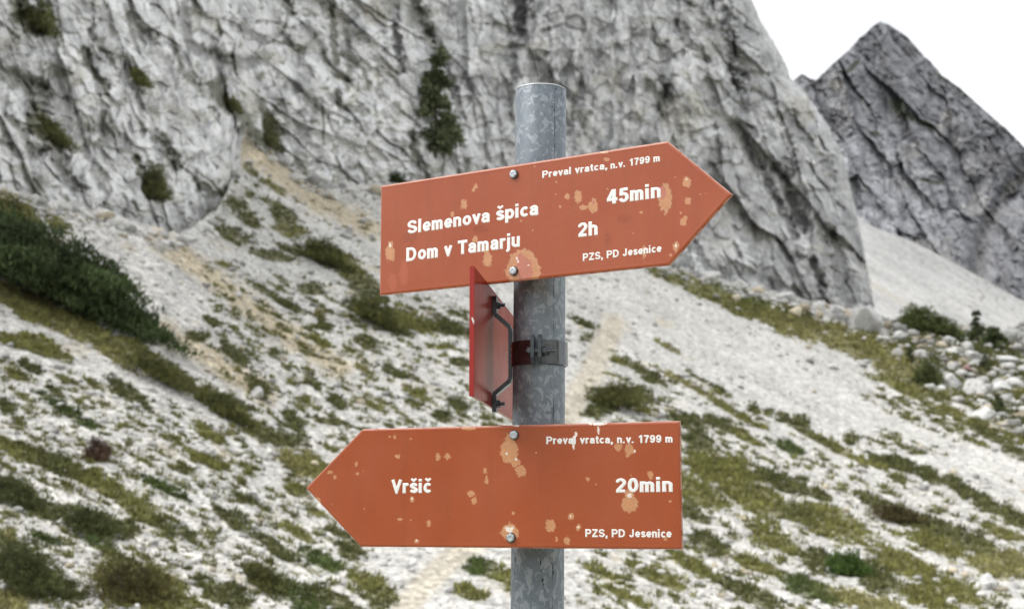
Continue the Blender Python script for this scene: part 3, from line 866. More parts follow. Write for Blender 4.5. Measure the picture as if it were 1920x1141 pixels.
# vegetation: cx, cy, rx, ry, degrees down to the right, colour (0 dark, 1 olive, 2 yellow, 3 green)
VP = [(440, 382, 26, 13, 20, 0), (468, 366, 10, 6, 20, 0), (505, 379, 18, 5, 15, 1), (468, 318, 18, 7, 35, 0), (491, 339, 9, 6, 20, 0), (516, 353, 25, 6, 38, 1), (468, 412, 24, 12, 40, 0), (425, 433, 34, 9, 8, 0),
      (440, 446, 34, 12, 12, 0), (529, 402, 36, 16, 38, 0), (545, 430, 30, 14, 20, 1), (598, 324, 30, 9, 36, 0), (646, 305, 14, 16, 30, 0), (507, 478, 42, 10, 12, 0), (560, 470, 40, 10, 12, 0), (613, 478, 46, 19, 22, 0),
      (657, 503, 42, 20, 40, 1), (690, 545, 45, 25, 45, 0), (710, 590, 55, 20, 30, 0), (765, 603, 52, 16, 22, 1), (845, 616, 48, 13, 15, 0), (864, 679, 25, 9, 5, 0), (835, 650, 15, 6, 5, 1), (425, 498, 25, 6, 18, 1),
      (493, 544, 36, 6, 32, 0), (541, 573, 36, 6, 28, 0), (580, 540, 25, 13, 10, 0), (440, 665, 30, 12, 35, 0), (608, 611, 14, 9, 30, 0), (398, 604, 18, 6, 30, 0), (372, 631, 20, 9, 10, 0), (512, 664, 10, 8, 20, 0),
      (584, 713, 22, 8, 40, 0), (630, 752, 24, 11, 35, 0), (600, 640, 20, 7, 30, 1), (655, 655, 16, 5, 30, 1), (680, 690, 20, 5, 30, 2), (300, 690, 66, 18, 28, 0), (260, 660, 50, 16, 30, 1), (330, 710, 40, 16, 32, 0), (422, 758, 50, 17, 30, 0),
      (395, 745, 40, 15, 30, 1), (244, 738, 48, 12, 36, 0), (470, 800, 45, 14, 30, 1), (520, 820, 60, 15, 14, 0), (122, 769, 62, 9, 34, 3), (382, 860, 42, 9, 28, 1), (316, 918, 50, 8, 27, 3), (550, 790, 30, 13, 50, 0), (485, 725, 30, 13, 40, 0),
      (433, 973, 38, 11, 32, 0), (626, 753, 18, 8, 30, 0), (616, 789, 32, 7, 10, 0), (397, 815, 44, 8, 34, 1), (570, 868, 60, 20, 22, 2), (600, 880, 40, 14, 30, 1), (40, 845, 50, 16, 22, 1), (100, 868, 62, 17, 25, 0), (190, 908, 60, 18, 26, 1),
      (262, 955, 56, 19, 36, 1), (305, 985, 36, 12, 30, 0), (30, 921, 52, 20, 20, 0), (92, 957, 52, 17, 15, 0), (178, 977, 56, 19, 15, 0), (238, 990, 26, 17, 10, 0), (519, 1028, 52, 12, 32, 0), (605, 1052, 42, 15, 28, 3), (656, 1030, 22, 18, 10, 0),
      (499, 1086, 48, 20, 35, 0), (46, 1066, 62, 38, 36, 0), (102, 1098, 56, 26, 30, 0), (8, 1010, 30, 20, 30, 2), (15, 1125, 40, 18, 10, 2), (275, 1100, 92, 40, 28, 1), (230, 1090, 50, 26, 10, 2), (428, 1118, 50, 20, 25, 0), (372, 1089, 15, 10, 20, 0), (81, 1008, 34, 8, 25, 3),
      (204, 1033, 50, 9, 26, 3), (560, 1115, 60, 20, 28, 3), (620, 1125, 60, 20, 28, 0), (700, 1100, 60, 18, 30, 1), (730, 1135, 50, 16, 20, 0), (560, 1000, 36, 9, 30, 1), (640, 1000, 30, 8, 25, 0), (470, 940, 40, 7, 30, 0), (350, 1000, 26, 8, 30, 0),
      (30, 700, 30, 8, 30, 1), (10, 760, 24, 12, 30, 0), (60, 690, 26, 8, 30, 0), (20, 640, 34, 10, 20, 1), (175, 720, 20, 6, 30, 1), (105, 735, 22, 6, 30, 0), (80, 650, 50, 16, 24, 1), (120, 605, 100, 18, 27, 2), (190, 635, 70, 18, 30, 1), (225, 665, 40, 20, 30, 2),
      (30, 560, 70, 20, 24, 2), (60, 585, 60, 16, 25, 1), (20, 400, 50, 28, 25, 1), (40, 385, 30, 16, 30, 2), (110, 422, 30, 12, 30, 1), (728, 334, 26, 9, 0, 0), (620, 940, 30, 8, 25, 1), (660, 985, 24, 7, 25, 0), (590, 960, 24, 6, 25, 1), (560, 920, 30, 7, 25, 1),
      (890, 1060, 40, 16, 20, 3), (960, 1085, 50, 16, 20, 1), (880, 1110, 30, 12, 20, 1), (1000, 1120, 50, 10, 20, 1), (830, 780, 24, 10, 20, 0), (780, 740, 30, 8, 25, 1), (700, 760, 30, 7, 25, 1), (740, 700, 26, 6, 25, 0), (690, 640, 26, 8, 30, 0), (860, 760, 20, 10, 20, 0),
      (1260, 520, 44, 11, 22, 1), (1320, 545, 60, 14, 22, 1), (1390, 572, 70, 18, 22, 1), (1400, 560, 60, 12, 22, 3), (1480, 606, 72, 22, 22, 2), (1500, 596, 50, 14, 22, 0), (1590, 640, 80, 22, 22, 2), (1640, 650, 50, 22, 25, 1), (1690, 690, 58, 22, 20, 2), (1738, 700, 22, 26, 10, 0), (1700, 725, 60, 14, 22, 1), (1790, 745, 55, 8, 12, 1),
      (1820, 790, 30, 9, 10, 1), (1700, 645, 30, 12, 20, 0), (1760, 684, 26, 10, 10, 0), (1812, 748, 20, 10, 10, 0), (1852, 702, 14, 20, 10, 0), (1872, 758, 24, 11, 10, 0), (1902, 700, 22, 9, 0, 0), (1785, 772, 34, 8, 20, 1), (1850, 812, 46, 10, 25, 0), (1905, 852, 34, 11, 25, 0), (1730, 618, 50, 11, 15, 0), (1805, 634, 34, 12, 0, 0), (1870, 655, 56, 12, 0, 0), (1912, 780, 22, 13, 0, 0), (1758, 745, 14, 9, 0, 0), (1790, 700, 14, 8, 0, 0), (1930, 740, 22, 9, 0, 1), (1880, 815, 30, 8, 20, 1), (1090, 605, 26, 6, 25, 0), (1120, 640, 36, 8, 30, 0), (1150, 670, 40, 8, 25, 1), (1210, 698, 50, 8, 30, 0), (1120, 690, 30, 5, 25, 2), (1158, 745, 62, 20, -8, 0), (1110, 770, 40, 12, -5, 0), (1190, 760, 30, 10, 25, 1), (1250, 650, 26, 4, 28, 2),
      (1290, 720, 60, 5, 28, 2), (1380, 775, 60, 6, 28, 1), (1330, 720, 50, 3, 30, 0), (1410, 765, 9, 8, 0, 0), (1440, 772, 6, 5, 0, 0), (1470, 780, 14, 6, 30, 0), (1500, 790, 20, 10, 20, 0), (1520, 815, 60, 7, 28, 0), (1595, 822, 11, 12, 0, 0), (1570, 840, 60, 8, 28, 1), (1650, 865, 26, 9, 30, 0), (1690, 870, 35, 13, 20, 0),
      (1740, 890, 30, 12, 30, 0), (1800, 915, 36, 12, 35, 0), (1850, 945, 36, 12, 30, 0), (1900, 970, 36, 14, 30, 0), (1640, 872, 36, 4, 25, 1), (1350, 795, 34, 10, 30, 0), (1400, 820, 30, 10, 30, 1), (1480, 840, 30, 10, 20, 3), (1290, 790, 40, 14, 20, 0), (1310, 830, 36, 16, 20, 0), (1350, 880, 80, 28, 22, 1),
      (1410, 930, 80, 26, 25, 1), (1310, 925, 60, 22, 20, 1), (1470, 905, 60, 16, 20, 0), (1560, 980, 70, 28, 22, 1), (1540, 930, 26, 10, 20, 0), (1690, 965, 55, 15, 12, 0), (1640, 940, 40, 10, 25, 0), (1760, 990, 70, 16, 20, 0), (1830, 1020, 60, 16, 25, 0), (1870, 1055, 60, 26, 15, 2), (1760, 1020, 60, 16, 20, 1),
      (1590, 1062, 38, 20, 10, 3), (1640, 1080, 50, 22, 30, 0), (1700, 1060, 70, 22, 25, 1), (1450, 1010, 60, 18, 30, 1), (1530, 1050, 30, 20, 30, 0), (1420, 1060, 60, 12, 20, 1), (1400, 1110, 80, 14, 25, 0), (1520, 1105, 60, 16, 25, 3), (1620, 1130, 90, 14, 15, 2), (1800, 1110, 50, 20, 25, 1), (1330, 1020, 40, 16, 30, 0), (1300, 1060, 50, 12, 30, 1),
      (1740, 1120, 60, 18, 20, 1), (1290, 960, 40, 16, 20, 0), (1230, 1080, 60, 12, 25, 1), (1180, 1120, 60, 8, 25, 1), (1120, 1070, 40, 7, 25, 1), (1880, 1000, 40, 10, 20, 1), (1490, 960, 40, 18, 20, 0), (1900, 900, 30, 6, 20, 1)]
TRAIL = [(740, 1160), (800, 1090), (850, 1045), (930, 990), (1010, 880), (1060, 790), (1085, 735), (1110, 700), (1130, 650), (1150, 610)]
TANS = [[(300, 450), (400, 520), (470, 575), (560, 640), (640, 690)], [(300, 620), (360, 650), (440, 700), (500, 740)], [(420, 245), (470, 290), (520, 320), (590, 375), (650, 405), (700, 430)]]
def region_density(px, py):
    """background share of small plants"""
    d = np.zeros(np.shape(px))
    def reg(poly_top, lo, hi, val, x0, x1, f=40):
        t = interp(px, poly_top)
        m = sstep(t + lo, t + lo + f, py) * sstep(t + hi + f, t + hi, py) * sstep(x0 - 40, x0 + 40, px) * sstep(x1 + 60, x1 - 60, px)
        return m * val
    d = np.maximum(d, reg([(1060, 640), (1500, 800), (1920, 985)], 0, 900, .50, 1080, 9000))
    d = np.maximum(d, reg([(1060, 590), (1500, 765), (1920, 950)], 0, 60, .45, 1080, 9000))
    d = np.maximum(d, reg([(0, 640), (960, 900)], 0, 900, .53, -900, 700))
    d = np.maximum(d, reg([(300, 450), (960, 560)], 0, 360, .53, 380, 1000))
    d = np.maximum(d, reg([(420, 300), (960, 400)], 0, 150, .36, 400, 900))
    d = np.maximum(d, reg([(1640, 600), (1920, 615)], 8, 230, .66, 1620, 9000))
    return d
def veg_mask(px, py):
    """0..1 cover, and colour"""
    c, s = math.cos(R(27)), math.sin(R(27))
    a, b = px * c + py * s, -px * s + py * c
    nz = fbm(a / 46, b / 11, 31, 4, .62)
    fine = fbm(a / 9, b / 6, 77, 3, .6)
    m = np.zeros(px.shape); col = np.zeros(px.shape + (3,)); wsum = np.full(px.shape, 1e-4)
    for cx, cy, rx, ry, dg, k in VP:
        sel = (np.abs(px - cx) < rx * 1.9 + 6) & (np.abs(py - cy) < rx * 1.9 + ry + 6)
        if not sel.any(): continue
        d = ell(px[sel], py[sel], cx, cy, rx * 1.05, ry * 1.1, dg)
        v = 1.45 - d
        m[sel] = np.maximum(m[sel], v)
        wgt = np.clip(1.5 - d, 0, 1) ** 2 + 1e-5
        col[sel] += wgt[:, None] * VEG[k]; wsum[sel] += wgt
    col = col / wsum[..., None]
    cov = sstep(.20, .50, m * .75 + .42 * nz + .28 * fine - .02) * (m > 0)
    rd = region_density(px, py)
    cov2 = sstep(.0, .14, nz * .8 + .5 * fine - (.62 - rd) * .9) * sstep(.05, .2, rd)
    t = (fbm(a / 50, b / 40, 5, 2) * .5 + .5)
    c2 = VEG[0] * (1 - t)[..., None] + VEG[1] * t[..., None]
    y2 = sstep(.62, .8, fbm(a / 30, b / 20, 15, 2) * .5 + .5)[..., None]
    c2 = c2 * (1 - y2) + VEG[2] * y2
    col = np.where((wsum > .02)[..., None], col, c2)
    out = np.maximum(cov, cov2)
    out = out * sstep(16, 34, polydist(px, py, TRAIL) + 8 * nz)
    chute = sstep(0, 22, py - interp(px, [(1060, 520), (1250, 560), (1500, 690), (1760, 800), (1920, 850), (2400, 1010)])) * sstep(0, 22, interp(px, [(1060, 560), (1250, 640), (1500, 750), (1920, 930), (2400, 1120)]) - py) * (px > 1150)
    out = out * (1 - chute * .97)
    return out, col
def lay(px, py):
    c, s = math.cos(R(27)), math.sin(R(27))
    return px * c + py * s, -px * s + py * c
def ground_rel(px, py, veg):
    """height of the surface toward the viewer, in photo pixels"""
    a, b = lay(px, py)
    h = 16 * fbm(a / 240, b / 90, 51, 3) + 7 * ridged(a / 90, b / 26, 52, 3) 
    f1, f2, r, dx, dy, r2, r3 = cells(a / 17, b / 9, 53)
    h = h + 3.4 * (r - .4) * sstep(0, .35, f2 - f1) * (r2 > .45)
    f1, f2, r, dx, dy, r2, r3 = cells(a / 8, b / 5.5, 54)
    h = h + 2.4 * r * sstep(0, .4, f2 - f1)
    h = h + 2.2 * fbm(a / 7, b / 5, 55, 2)
    smooth = sstep(40, 15, polydist(px, py, TRAIL))
    h = h * (1 - .75 * smooth)
    return h * np.clip((py + 300) / 600, .3, 1)
def ground_Y(px, py):
    px = np.asarray(px, float); py = np.asarray(py, float)
    return ground_Y0(px, py) * (1 - ground_rel(px, py, None) / FPX)

# ------------------------------------------------------------------ the slope
gx = np.concatenate([np.arange(-1500, -420, 12), np.arange(-420, 2340, 2.4), np.arange(2340, 3000, 12)])
rows = 430
r_ = np.linspace(0, 1, rows)
GX = np.repeat(gx[None], rows, 0)
f_top = smoothfoot(gx) * 0 + np.minimum(foot(gx), smoothfoot(gx)) - 16
f_top = np.where(gx > 1640, foot(gx) - 2, foot(gx) - 12)
GY = f_top[None] + (1150 - f_top)[None] * r_[:, None]
veg, vcol = veg_mask(GX, GY)
Y = ground_Y(GX, GY)
P = at(GX, GY, Y)
# nearer rows, down to the post
pn = 1150 + 5200 * (np.linspace(0, 1, 60)[1:]) ** 2.2
GX2, GY2 = np.meshgrid(gx, pn)
Y2 = ground_Y0(GX2, GY2) * (1 - ground_rel(GX2, GY2, None) / FPX)
P2 = at(GX2, GY2, Y2)
veg2 = np.zeros(GX2.shape); 
a_, b_ = lay(GX, GY)
tone = 1 + .34 * fbm(a_ / 110, b_ / 24, 61, 5, .6) + .24 * fbm(a_ / 14, b_ / 7, 62, 3)
tn = np.zeros(GX.shape)
for pl in TANS: tn = np.maximum(tn, sstep(34, 6, polydist(GX, GY, pl) + 16 * fbm(a_ / 40, b_ / 14, 63, 3)))
tn = np.maximum(tn, .6 * sstep(34, 12, polydist(GX, GY, TRAIL)))
tn = np.maximum(tn, .55 * sstep(.25, .6, fbm(a_ / 120, b_ / 30, 64, 3)) * (GX < 1300))
colr = GRAV * tone[..., None]
colr = colr * (1 - .8 * tn[..., None]) + TANG * tone[..., None] * .8 * tn[..., None]
soil = np.array((.14, .125, .06))
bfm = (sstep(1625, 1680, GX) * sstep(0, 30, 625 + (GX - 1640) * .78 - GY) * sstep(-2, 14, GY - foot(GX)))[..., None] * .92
colr = colr * (1 - bfm) + np.array((.085, .085, .055)) * bfm  # shaded gaps between boulders painted into the ground, with a scrub tint
colr = colr * (1 - veg[..., None] * .9) + (soil * .5 + vcol * .7) * veg[..., None] * .9
dk = sstep(.28, .5, fbm(a_ / 11, b_ / 5, 65, 3))[..., None] * .55
colr = colr * (1 - dk) + colr * .45 * dk
V = np.concatenate([P.reshape(-1, 3), P2.reshape(-1, 3)])
C = np.concatenate([colr.reshape(-1, 3), np.tile(GRAV, (GX2.size, 1))])
ground = np_mesh('ground', V, grid_faces(rows + len(pn), len(gx)), M_GRAVEL, C, None, True)
tag(ground, kind='structure')
# the valley floor around and behind the viewer; unseen hills raised and darkened for the sign reflections
th_ = np.linspace(0, 2 * PI, 97)[:-1]
rr_ = np.array([0.01, 2, 4, 8, 15, 30, 60, 120, 240, 420, 700])
TH, RR = np.meshgrid(th_, rr_)
zz = -.35 - .02 * RR + RR * .05 * perlin(TH * 2.5, np.log(RR + 1) * 1.2, 5)
zz += np.where(np.sin(TH) < -.1, sstep(60, 420, RR) * 110 * (.7 + .6 * perlin(TH * 3, RR / 200, 8)), 0)
zz = np.where(zz > 0, zz * .78, zz)
Vv = np.stack([RR * np.cos(TH), RR * np.sin(TH), zz], -1).reshape(-1, 3)
i = np.arange(Vv.shape[0]).reshape(len(rr_), -1)
Fv = np.stack([i[:-1], np.roll(i, -1, 1)[:-1], np.roll(i, -1, 1)[1:], i[1:]], -1).reshape(-1, 4)
tag(np_mesh('valley_floor', Vv, Fv, M_GRAVEL, np.array((.24, .25, .17)) * (1 - .62 * sstep(60, 200, RR)).reshape(-1, 1), None, True), kind='structure')

# ------------------------------------------------------------------ cliffs
EDGE = [(-400, 1250), (-250, 1300), (0, 1410), (40, 1426), (80, 1451), (120, 1474), (147, 1482), (160, 1499), (200, 1528), (240, 1556), (300, 1583), (400, 1606), (480, 1622), (560, 1637), (640, 1645)]
def edge(py): return interp(py, EDGE)
# cracks and gullies: points, half width, depth (photo pixels), painted shade and lichen 0..1, moss 0..1
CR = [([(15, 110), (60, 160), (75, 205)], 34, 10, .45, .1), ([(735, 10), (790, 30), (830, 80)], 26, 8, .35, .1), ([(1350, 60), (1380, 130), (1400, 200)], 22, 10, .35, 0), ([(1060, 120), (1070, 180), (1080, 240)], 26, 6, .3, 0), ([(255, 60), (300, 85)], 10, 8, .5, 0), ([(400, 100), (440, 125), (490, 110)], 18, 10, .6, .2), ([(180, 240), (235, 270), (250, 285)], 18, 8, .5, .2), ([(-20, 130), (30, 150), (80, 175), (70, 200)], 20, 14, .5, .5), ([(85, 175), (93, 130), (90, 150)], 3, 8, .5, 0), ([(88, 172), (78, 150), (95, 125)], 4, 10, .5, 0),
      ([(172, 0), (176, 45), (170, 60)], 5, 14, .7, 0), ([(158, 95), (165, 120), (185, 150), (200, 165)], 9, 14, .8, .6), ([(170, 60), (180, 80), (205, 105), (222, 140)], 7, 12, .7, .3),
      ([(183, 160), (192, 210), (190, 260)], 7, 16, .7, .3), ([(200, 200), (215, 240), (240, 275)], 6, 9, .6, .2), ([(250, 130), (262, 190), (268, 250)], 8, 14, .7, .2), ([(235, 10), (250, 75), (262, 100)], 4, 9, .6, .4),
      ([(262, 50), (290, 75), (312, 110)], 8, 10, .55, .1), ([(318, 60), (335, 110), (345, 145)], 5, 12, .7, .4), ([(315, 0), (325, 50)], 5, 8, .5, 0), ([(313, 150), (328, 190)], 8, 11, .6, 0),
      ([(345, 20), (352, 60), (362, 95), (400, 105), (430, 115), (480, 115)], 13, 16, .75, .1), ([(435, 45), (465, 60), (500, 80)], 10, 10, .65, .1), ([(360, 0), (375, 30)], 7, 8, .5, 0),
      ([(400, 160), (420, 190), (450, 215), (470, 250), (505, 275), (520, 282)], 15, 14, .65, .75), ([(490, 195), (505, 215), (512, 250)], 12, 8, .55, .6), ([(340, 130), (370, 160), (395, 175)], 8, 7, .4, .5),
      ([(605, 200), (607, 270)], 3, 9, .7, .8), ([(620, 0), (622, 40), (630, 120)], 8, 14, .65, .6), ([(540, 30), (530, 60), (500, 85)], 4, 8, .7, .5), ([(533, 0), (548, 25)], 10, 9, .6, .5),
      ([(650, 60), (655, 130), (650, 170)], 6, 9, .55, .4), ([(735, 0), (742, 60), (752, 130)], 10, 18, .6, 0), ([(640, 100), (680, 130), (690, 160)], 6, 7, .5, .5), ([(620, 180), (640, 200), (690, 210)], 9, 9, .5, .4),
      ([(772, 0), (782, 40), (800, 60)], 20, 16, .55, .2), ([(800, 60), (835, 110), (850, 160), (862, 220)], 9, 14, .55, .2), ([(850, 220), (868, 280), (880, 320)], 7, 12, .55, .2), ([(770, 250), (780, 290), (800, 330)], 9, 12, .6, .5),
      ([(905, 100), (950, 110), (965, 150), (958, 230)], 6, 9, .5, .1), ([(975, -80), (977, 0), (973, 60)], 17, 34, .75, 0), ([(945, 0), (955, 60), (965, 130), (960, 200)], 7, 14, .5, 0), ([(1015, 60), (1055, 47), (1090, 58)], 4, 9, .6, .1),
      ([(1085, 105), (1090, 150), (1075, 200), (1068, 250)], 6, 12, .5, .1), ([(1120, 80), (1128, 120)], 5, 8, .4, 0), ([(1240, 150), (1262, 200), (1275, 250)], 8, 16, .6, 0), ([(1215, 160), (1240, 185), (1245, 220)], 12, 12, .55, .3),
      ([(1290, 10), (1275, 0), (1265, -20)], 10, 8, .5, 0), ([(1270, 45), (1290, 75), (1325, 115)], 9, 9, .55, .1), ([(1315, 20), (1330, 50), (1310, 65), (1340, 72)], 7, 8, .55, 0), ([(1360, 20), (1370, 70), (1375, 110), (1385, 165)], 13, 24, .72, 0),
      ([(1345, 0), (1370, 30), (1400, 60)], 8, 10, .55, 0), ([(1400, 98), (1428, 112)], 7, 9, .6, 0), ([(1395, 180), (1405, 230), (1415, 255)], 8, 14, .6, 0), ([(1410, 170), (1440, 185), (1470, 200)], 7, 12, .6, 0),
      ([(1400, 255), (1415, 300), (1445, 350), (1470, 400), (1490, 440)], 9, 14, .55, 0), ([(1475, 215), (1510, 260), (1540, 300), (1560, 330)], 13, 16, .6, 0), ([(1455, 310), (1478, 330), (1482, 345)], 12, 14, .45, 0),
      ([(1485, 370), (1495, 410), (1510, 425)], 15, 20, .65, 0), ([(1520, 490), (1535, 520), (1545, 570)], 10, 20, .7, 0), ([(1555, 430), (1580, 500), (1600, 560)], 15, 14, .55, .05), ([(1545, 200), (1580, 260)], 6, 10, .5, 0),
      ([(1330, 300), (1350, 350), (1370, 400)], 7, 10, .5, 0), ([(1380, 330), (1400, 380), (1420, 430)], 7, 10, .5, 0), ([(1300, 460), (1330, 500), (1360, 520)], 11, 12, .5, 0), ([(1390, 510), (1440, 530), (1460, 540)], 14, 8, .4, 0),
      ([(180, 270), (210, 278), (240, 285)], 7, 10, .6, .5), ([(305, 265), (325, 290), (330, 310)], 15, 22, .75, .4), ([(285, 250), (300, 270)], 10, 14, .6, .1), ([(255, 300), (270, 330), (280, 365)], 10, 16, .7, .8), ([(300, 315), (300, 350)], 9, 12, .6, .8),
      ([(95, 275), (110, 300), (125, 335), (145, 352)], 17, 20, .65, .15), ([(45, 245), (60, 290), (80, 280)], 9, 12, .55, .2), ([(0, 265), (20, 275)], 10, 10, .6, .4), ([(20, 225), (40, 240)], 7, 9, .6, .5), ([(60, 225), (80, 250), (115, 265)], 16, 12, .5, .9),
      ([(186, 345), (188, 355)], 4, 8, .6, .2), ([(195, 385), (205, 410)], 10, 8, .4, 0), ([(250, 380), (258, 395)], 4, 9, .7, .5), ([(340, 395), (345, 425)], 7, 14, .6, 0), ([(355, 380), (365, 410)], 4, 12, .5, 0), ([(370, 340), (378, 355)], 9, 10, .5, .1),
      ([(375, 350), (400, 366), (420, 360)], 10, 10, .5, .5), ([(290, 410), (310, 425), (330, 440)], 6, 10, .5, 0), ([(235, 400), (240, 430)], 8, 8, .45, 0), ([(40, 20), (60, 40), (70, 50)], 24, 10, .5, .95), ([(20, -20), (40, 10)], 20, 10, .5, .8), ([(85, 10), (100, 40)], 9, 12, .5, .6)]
BL = [(190, 205, 60, 52, 12, 12), (60, 120, 42, 30, 20, 12), (300, 60, 40, 90, -18, 8), (395, 300, 42, 90, -6, 16), (230, 50, 22, 70, -14, 9), (150, 360, 50, 30, 30, 12), (60, 320, 60, 18, 15, 10), (560, 110, 60, 55, 20, 9), (690, 80, 38, 38, 0, 12), (560, 250, 60, 60, 30, 8),
      (230, 370, 50, 44, 30, 12), (330, 360, 28, 60, -35, 10), (680, 150, 40, 20, 20, 8), (700, 250, 60, 60, 30, 10), (900, 60, 50, 90, -12, 12), (900, 240, 40, 90, -8, 10), (1060, 40, 60, 60, 0, 12), (1200, 60, 70, 70, 20, 9), (1180, 140, 20, 40, -25, 8), (1280, 160, 22, 70, -8, 12),
      (1330, 90, 40, 30, 20, 9), (1440, 140, 26, 70, -30, 12), (1440, 260, 40, 100, -28, 12), (1420, 470, 70, 60, 25, 14), (1530, 380, 40, 100, -30, 10), (1580, 470, 26, 80, -14, 14), (1340, 220, 40, 60, -10, 9), (1140, 210, 60, 60, 0, 6)]
def cliff_h(px, py):
    """relief toward the viewer (photo pixels), painted crevice shade and lichen, moss, warm tint"""
    wx = px + 7 * fbm(px / 60, py / 60, 71, 3); wy = py + 7 * fbm(px / 60, py / 60, 72, 3)
    # grain: strata lean down to the right on the left wall, near vertical in the middle, leaning again to the right
    ang = interp(px, [(-400, 62), (300, 68), (420, 42), (650, 48), (800, 74), (1150, 84), (1350, 66), (1600, 58)]) * PI / 180
    ca, sa = np.cos(R(64)), np.sin(R(64))
    def rot(deg, x, y): 
        c, s = math.cos(R(deg)), math.sin(R(deg)); return x * c + y * s, -x * s + y * c
    h = np.zeros(px.shape); wt = np.zeros(px.shape)
    for deg, c0 in ((66, [(-400, 1), (330, 1), (420, 0), (740, 0), (840, .3), (1000, .0), (1250, 0), (1340, 1), (1700, 1)]), (42, [(-400, 0), (330, 0), (420, 1), (740, 1), (840, 0), (1700, 0)]), (86, [(-400, 0), (700, 0), (840, .7), (1000, 1), (1250, 1), (1340, 0), (1700, 0)])):
        wgt = interp(px, c0)
        a, b = rot(deg, wx, wy)
        f1, f2, r, dx, dy, r2, r3 = cells(a / 210, b / 58, 73 + deg)
        g = 40 * (r - .5) + 46 * (r2 - .5) * dx + 74 * (r3 - .5) * dy
        f1, f2, r, dx, dy, r2, r3 = cells(a / 74 + 4, b / 25, 74 + deg)
        g = g + 20 * (r - .5) + 26 * (r2 - .5) * dx + 34 * (r3 - .5) * dy - 3 * sstep(.16, .02, f2 - f1) * (r > .5)
        f1, f2, r, dx, dy, r2, r3 = cells(a / 21, b / 13, 75 + deg)
        g = g + 7 * (r - .5) + 8 * (r2 - .5) * dx + 10 * (r3 - .5) * dy 
        g = g + 4 * ridged(a / 130, b / 48, 76, 3, .55) + 2.5 * fbm(a / 14, b / 10, 79, 3, .6)
        f1, f2, r, dx, dy, r2, r3 = cells(wx / 34 + 9, wy / 30, 85 + deg)
        g = g + 19 * (r - .5) + 15 * (r2 - .5) * dx + 20 * (r3 - .5) * dy
        h = h + g * wgt; wt = wt + wgt
    h = h / np.maximum(wt, .05)
    h = h + 26 * fbm(px / 260, py / 300, 77, 2) + 2.5 * fbm(px / 8, py / 10, 78, 3)
    shade_stain = np.zeros(px.shape); ms = np.zeros(px.shape)
    jit = 5 * fbm(px / 16, py / 16, 80, 3)
    brk = fbm(px / 26, py / 26, 81, 4, .6)
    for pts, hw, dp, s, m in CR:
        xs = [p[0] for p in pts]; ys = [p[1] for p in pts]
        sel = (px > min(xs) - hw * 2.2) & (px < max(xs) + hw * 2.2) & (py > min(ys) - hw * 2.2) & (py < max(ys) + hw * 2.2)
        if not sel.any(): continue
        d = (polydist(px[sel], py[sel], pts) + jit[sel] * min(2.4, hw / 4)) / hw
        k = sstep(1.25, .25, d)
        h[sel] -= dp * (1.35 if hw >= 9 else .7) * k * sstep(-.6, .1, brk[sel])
        shade_stain[sel] = np.maximum(shade_stain[sel], s * sstep(1.15, .4, d) * (sstep(-.9, -.1, brk[sel]) if hw >= 9 else sstep(-.55, .15, brk[sel])))
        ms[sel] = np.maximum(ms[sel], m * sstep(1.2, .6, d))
    for cx, cy, rx, ry, dg, hh in BL:
        d = ell(px, py, cx, cy, rx, ry, dg)
        h = h + hh * sstep(1.15, .55, d + .12 * jit / 5)
    return h, shade_stain, ms
def cliff_Y(px, py, h):
    f = smoothfoot(px) 
    Yb = ground_Y0(px, np.minimum(footsm(px), f + 0 * px))
    Yb = np.minimum(Yb, yfoot(px) * 1.08)
    up = np.maximum(footsm(px) - py, -30)
    return Yb * (1 + .34 * up / FPX) * (1 - h / FPX)
nc_, nr_ = 960, 430
cy = np.linspace(-260, 1, nr_)
u_ = np.concatenate([np.linspace(-.55, -.006, 90), np.linspace(0, 1, nc_)])
nc_ += 90
CY = np.zeros((nr_, nc_)); CX = CY.copy()
rowt = np.linspace(0, 1, nr_)
# columns follow the sky line; rows run from above the frame to just under the foot
for it in range(3):
    top_ = -260.0
    if it == 0: CYt = top_ + (500 - top_) * rowt[:, None] + 0 * u_[None]
    CXt = -420 + (edge(CYt) + 3.5 * fbm(CYt / 9, CYt * 0, 90, 3) + 420) * u_[None]
    bot = foot(CXt[-1]) + 14
    CYt = top_ + (bot[None] - top_) * rowt[:, None]
CX, CY = CXt, CYt
h, shade_stain, ms = cliff_h(CX, CY)
dE = edge(CY) - CX
h = h - 150 * (1 - np.sqrt(np.clip(1 - (1 - np.clip(dE / 110, 0, 1)) ** 2, 0, 1)))
Yc = cliff_Y(CX, CY, h)
Pc = at(CX, CY, Yc)
nzc = fbm(CX / 60, CY / 90, 91, 4)
streak = fbm(CX / 9, CY / 90, 92, 3)
cg, sg = np.cos(R(64)), np.sin(R(64))
ga_, gb_ = CX * cg + CY * sg, -CX * sg + CY * cg
nzm = fbm(ga_ / 60, gb_ / 22, 97, 5, .62)
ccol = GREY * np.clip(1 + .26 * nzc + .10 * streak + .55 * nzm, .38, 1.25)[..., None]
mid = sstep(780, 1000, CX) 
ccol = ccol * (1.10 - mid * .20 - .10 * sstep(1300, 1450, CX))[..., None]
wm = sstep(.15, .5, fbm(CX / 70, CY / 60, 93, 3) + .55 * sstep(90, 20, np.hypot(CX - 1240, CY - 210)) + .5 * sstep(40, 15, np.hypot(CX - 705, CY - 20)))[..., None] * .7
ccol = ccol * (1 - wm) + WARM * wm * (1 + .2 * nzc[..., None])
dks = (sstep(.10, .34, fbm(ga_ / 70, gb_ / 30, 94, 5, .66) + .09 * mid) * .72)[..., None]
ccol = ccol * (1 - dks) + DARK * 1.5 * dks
ccol = ccol * (1 - shade_stain[..., None] * .92) + DARK * shade_stain[..., None] * .92  # crevice shade painted into the rock colour, together with lichen
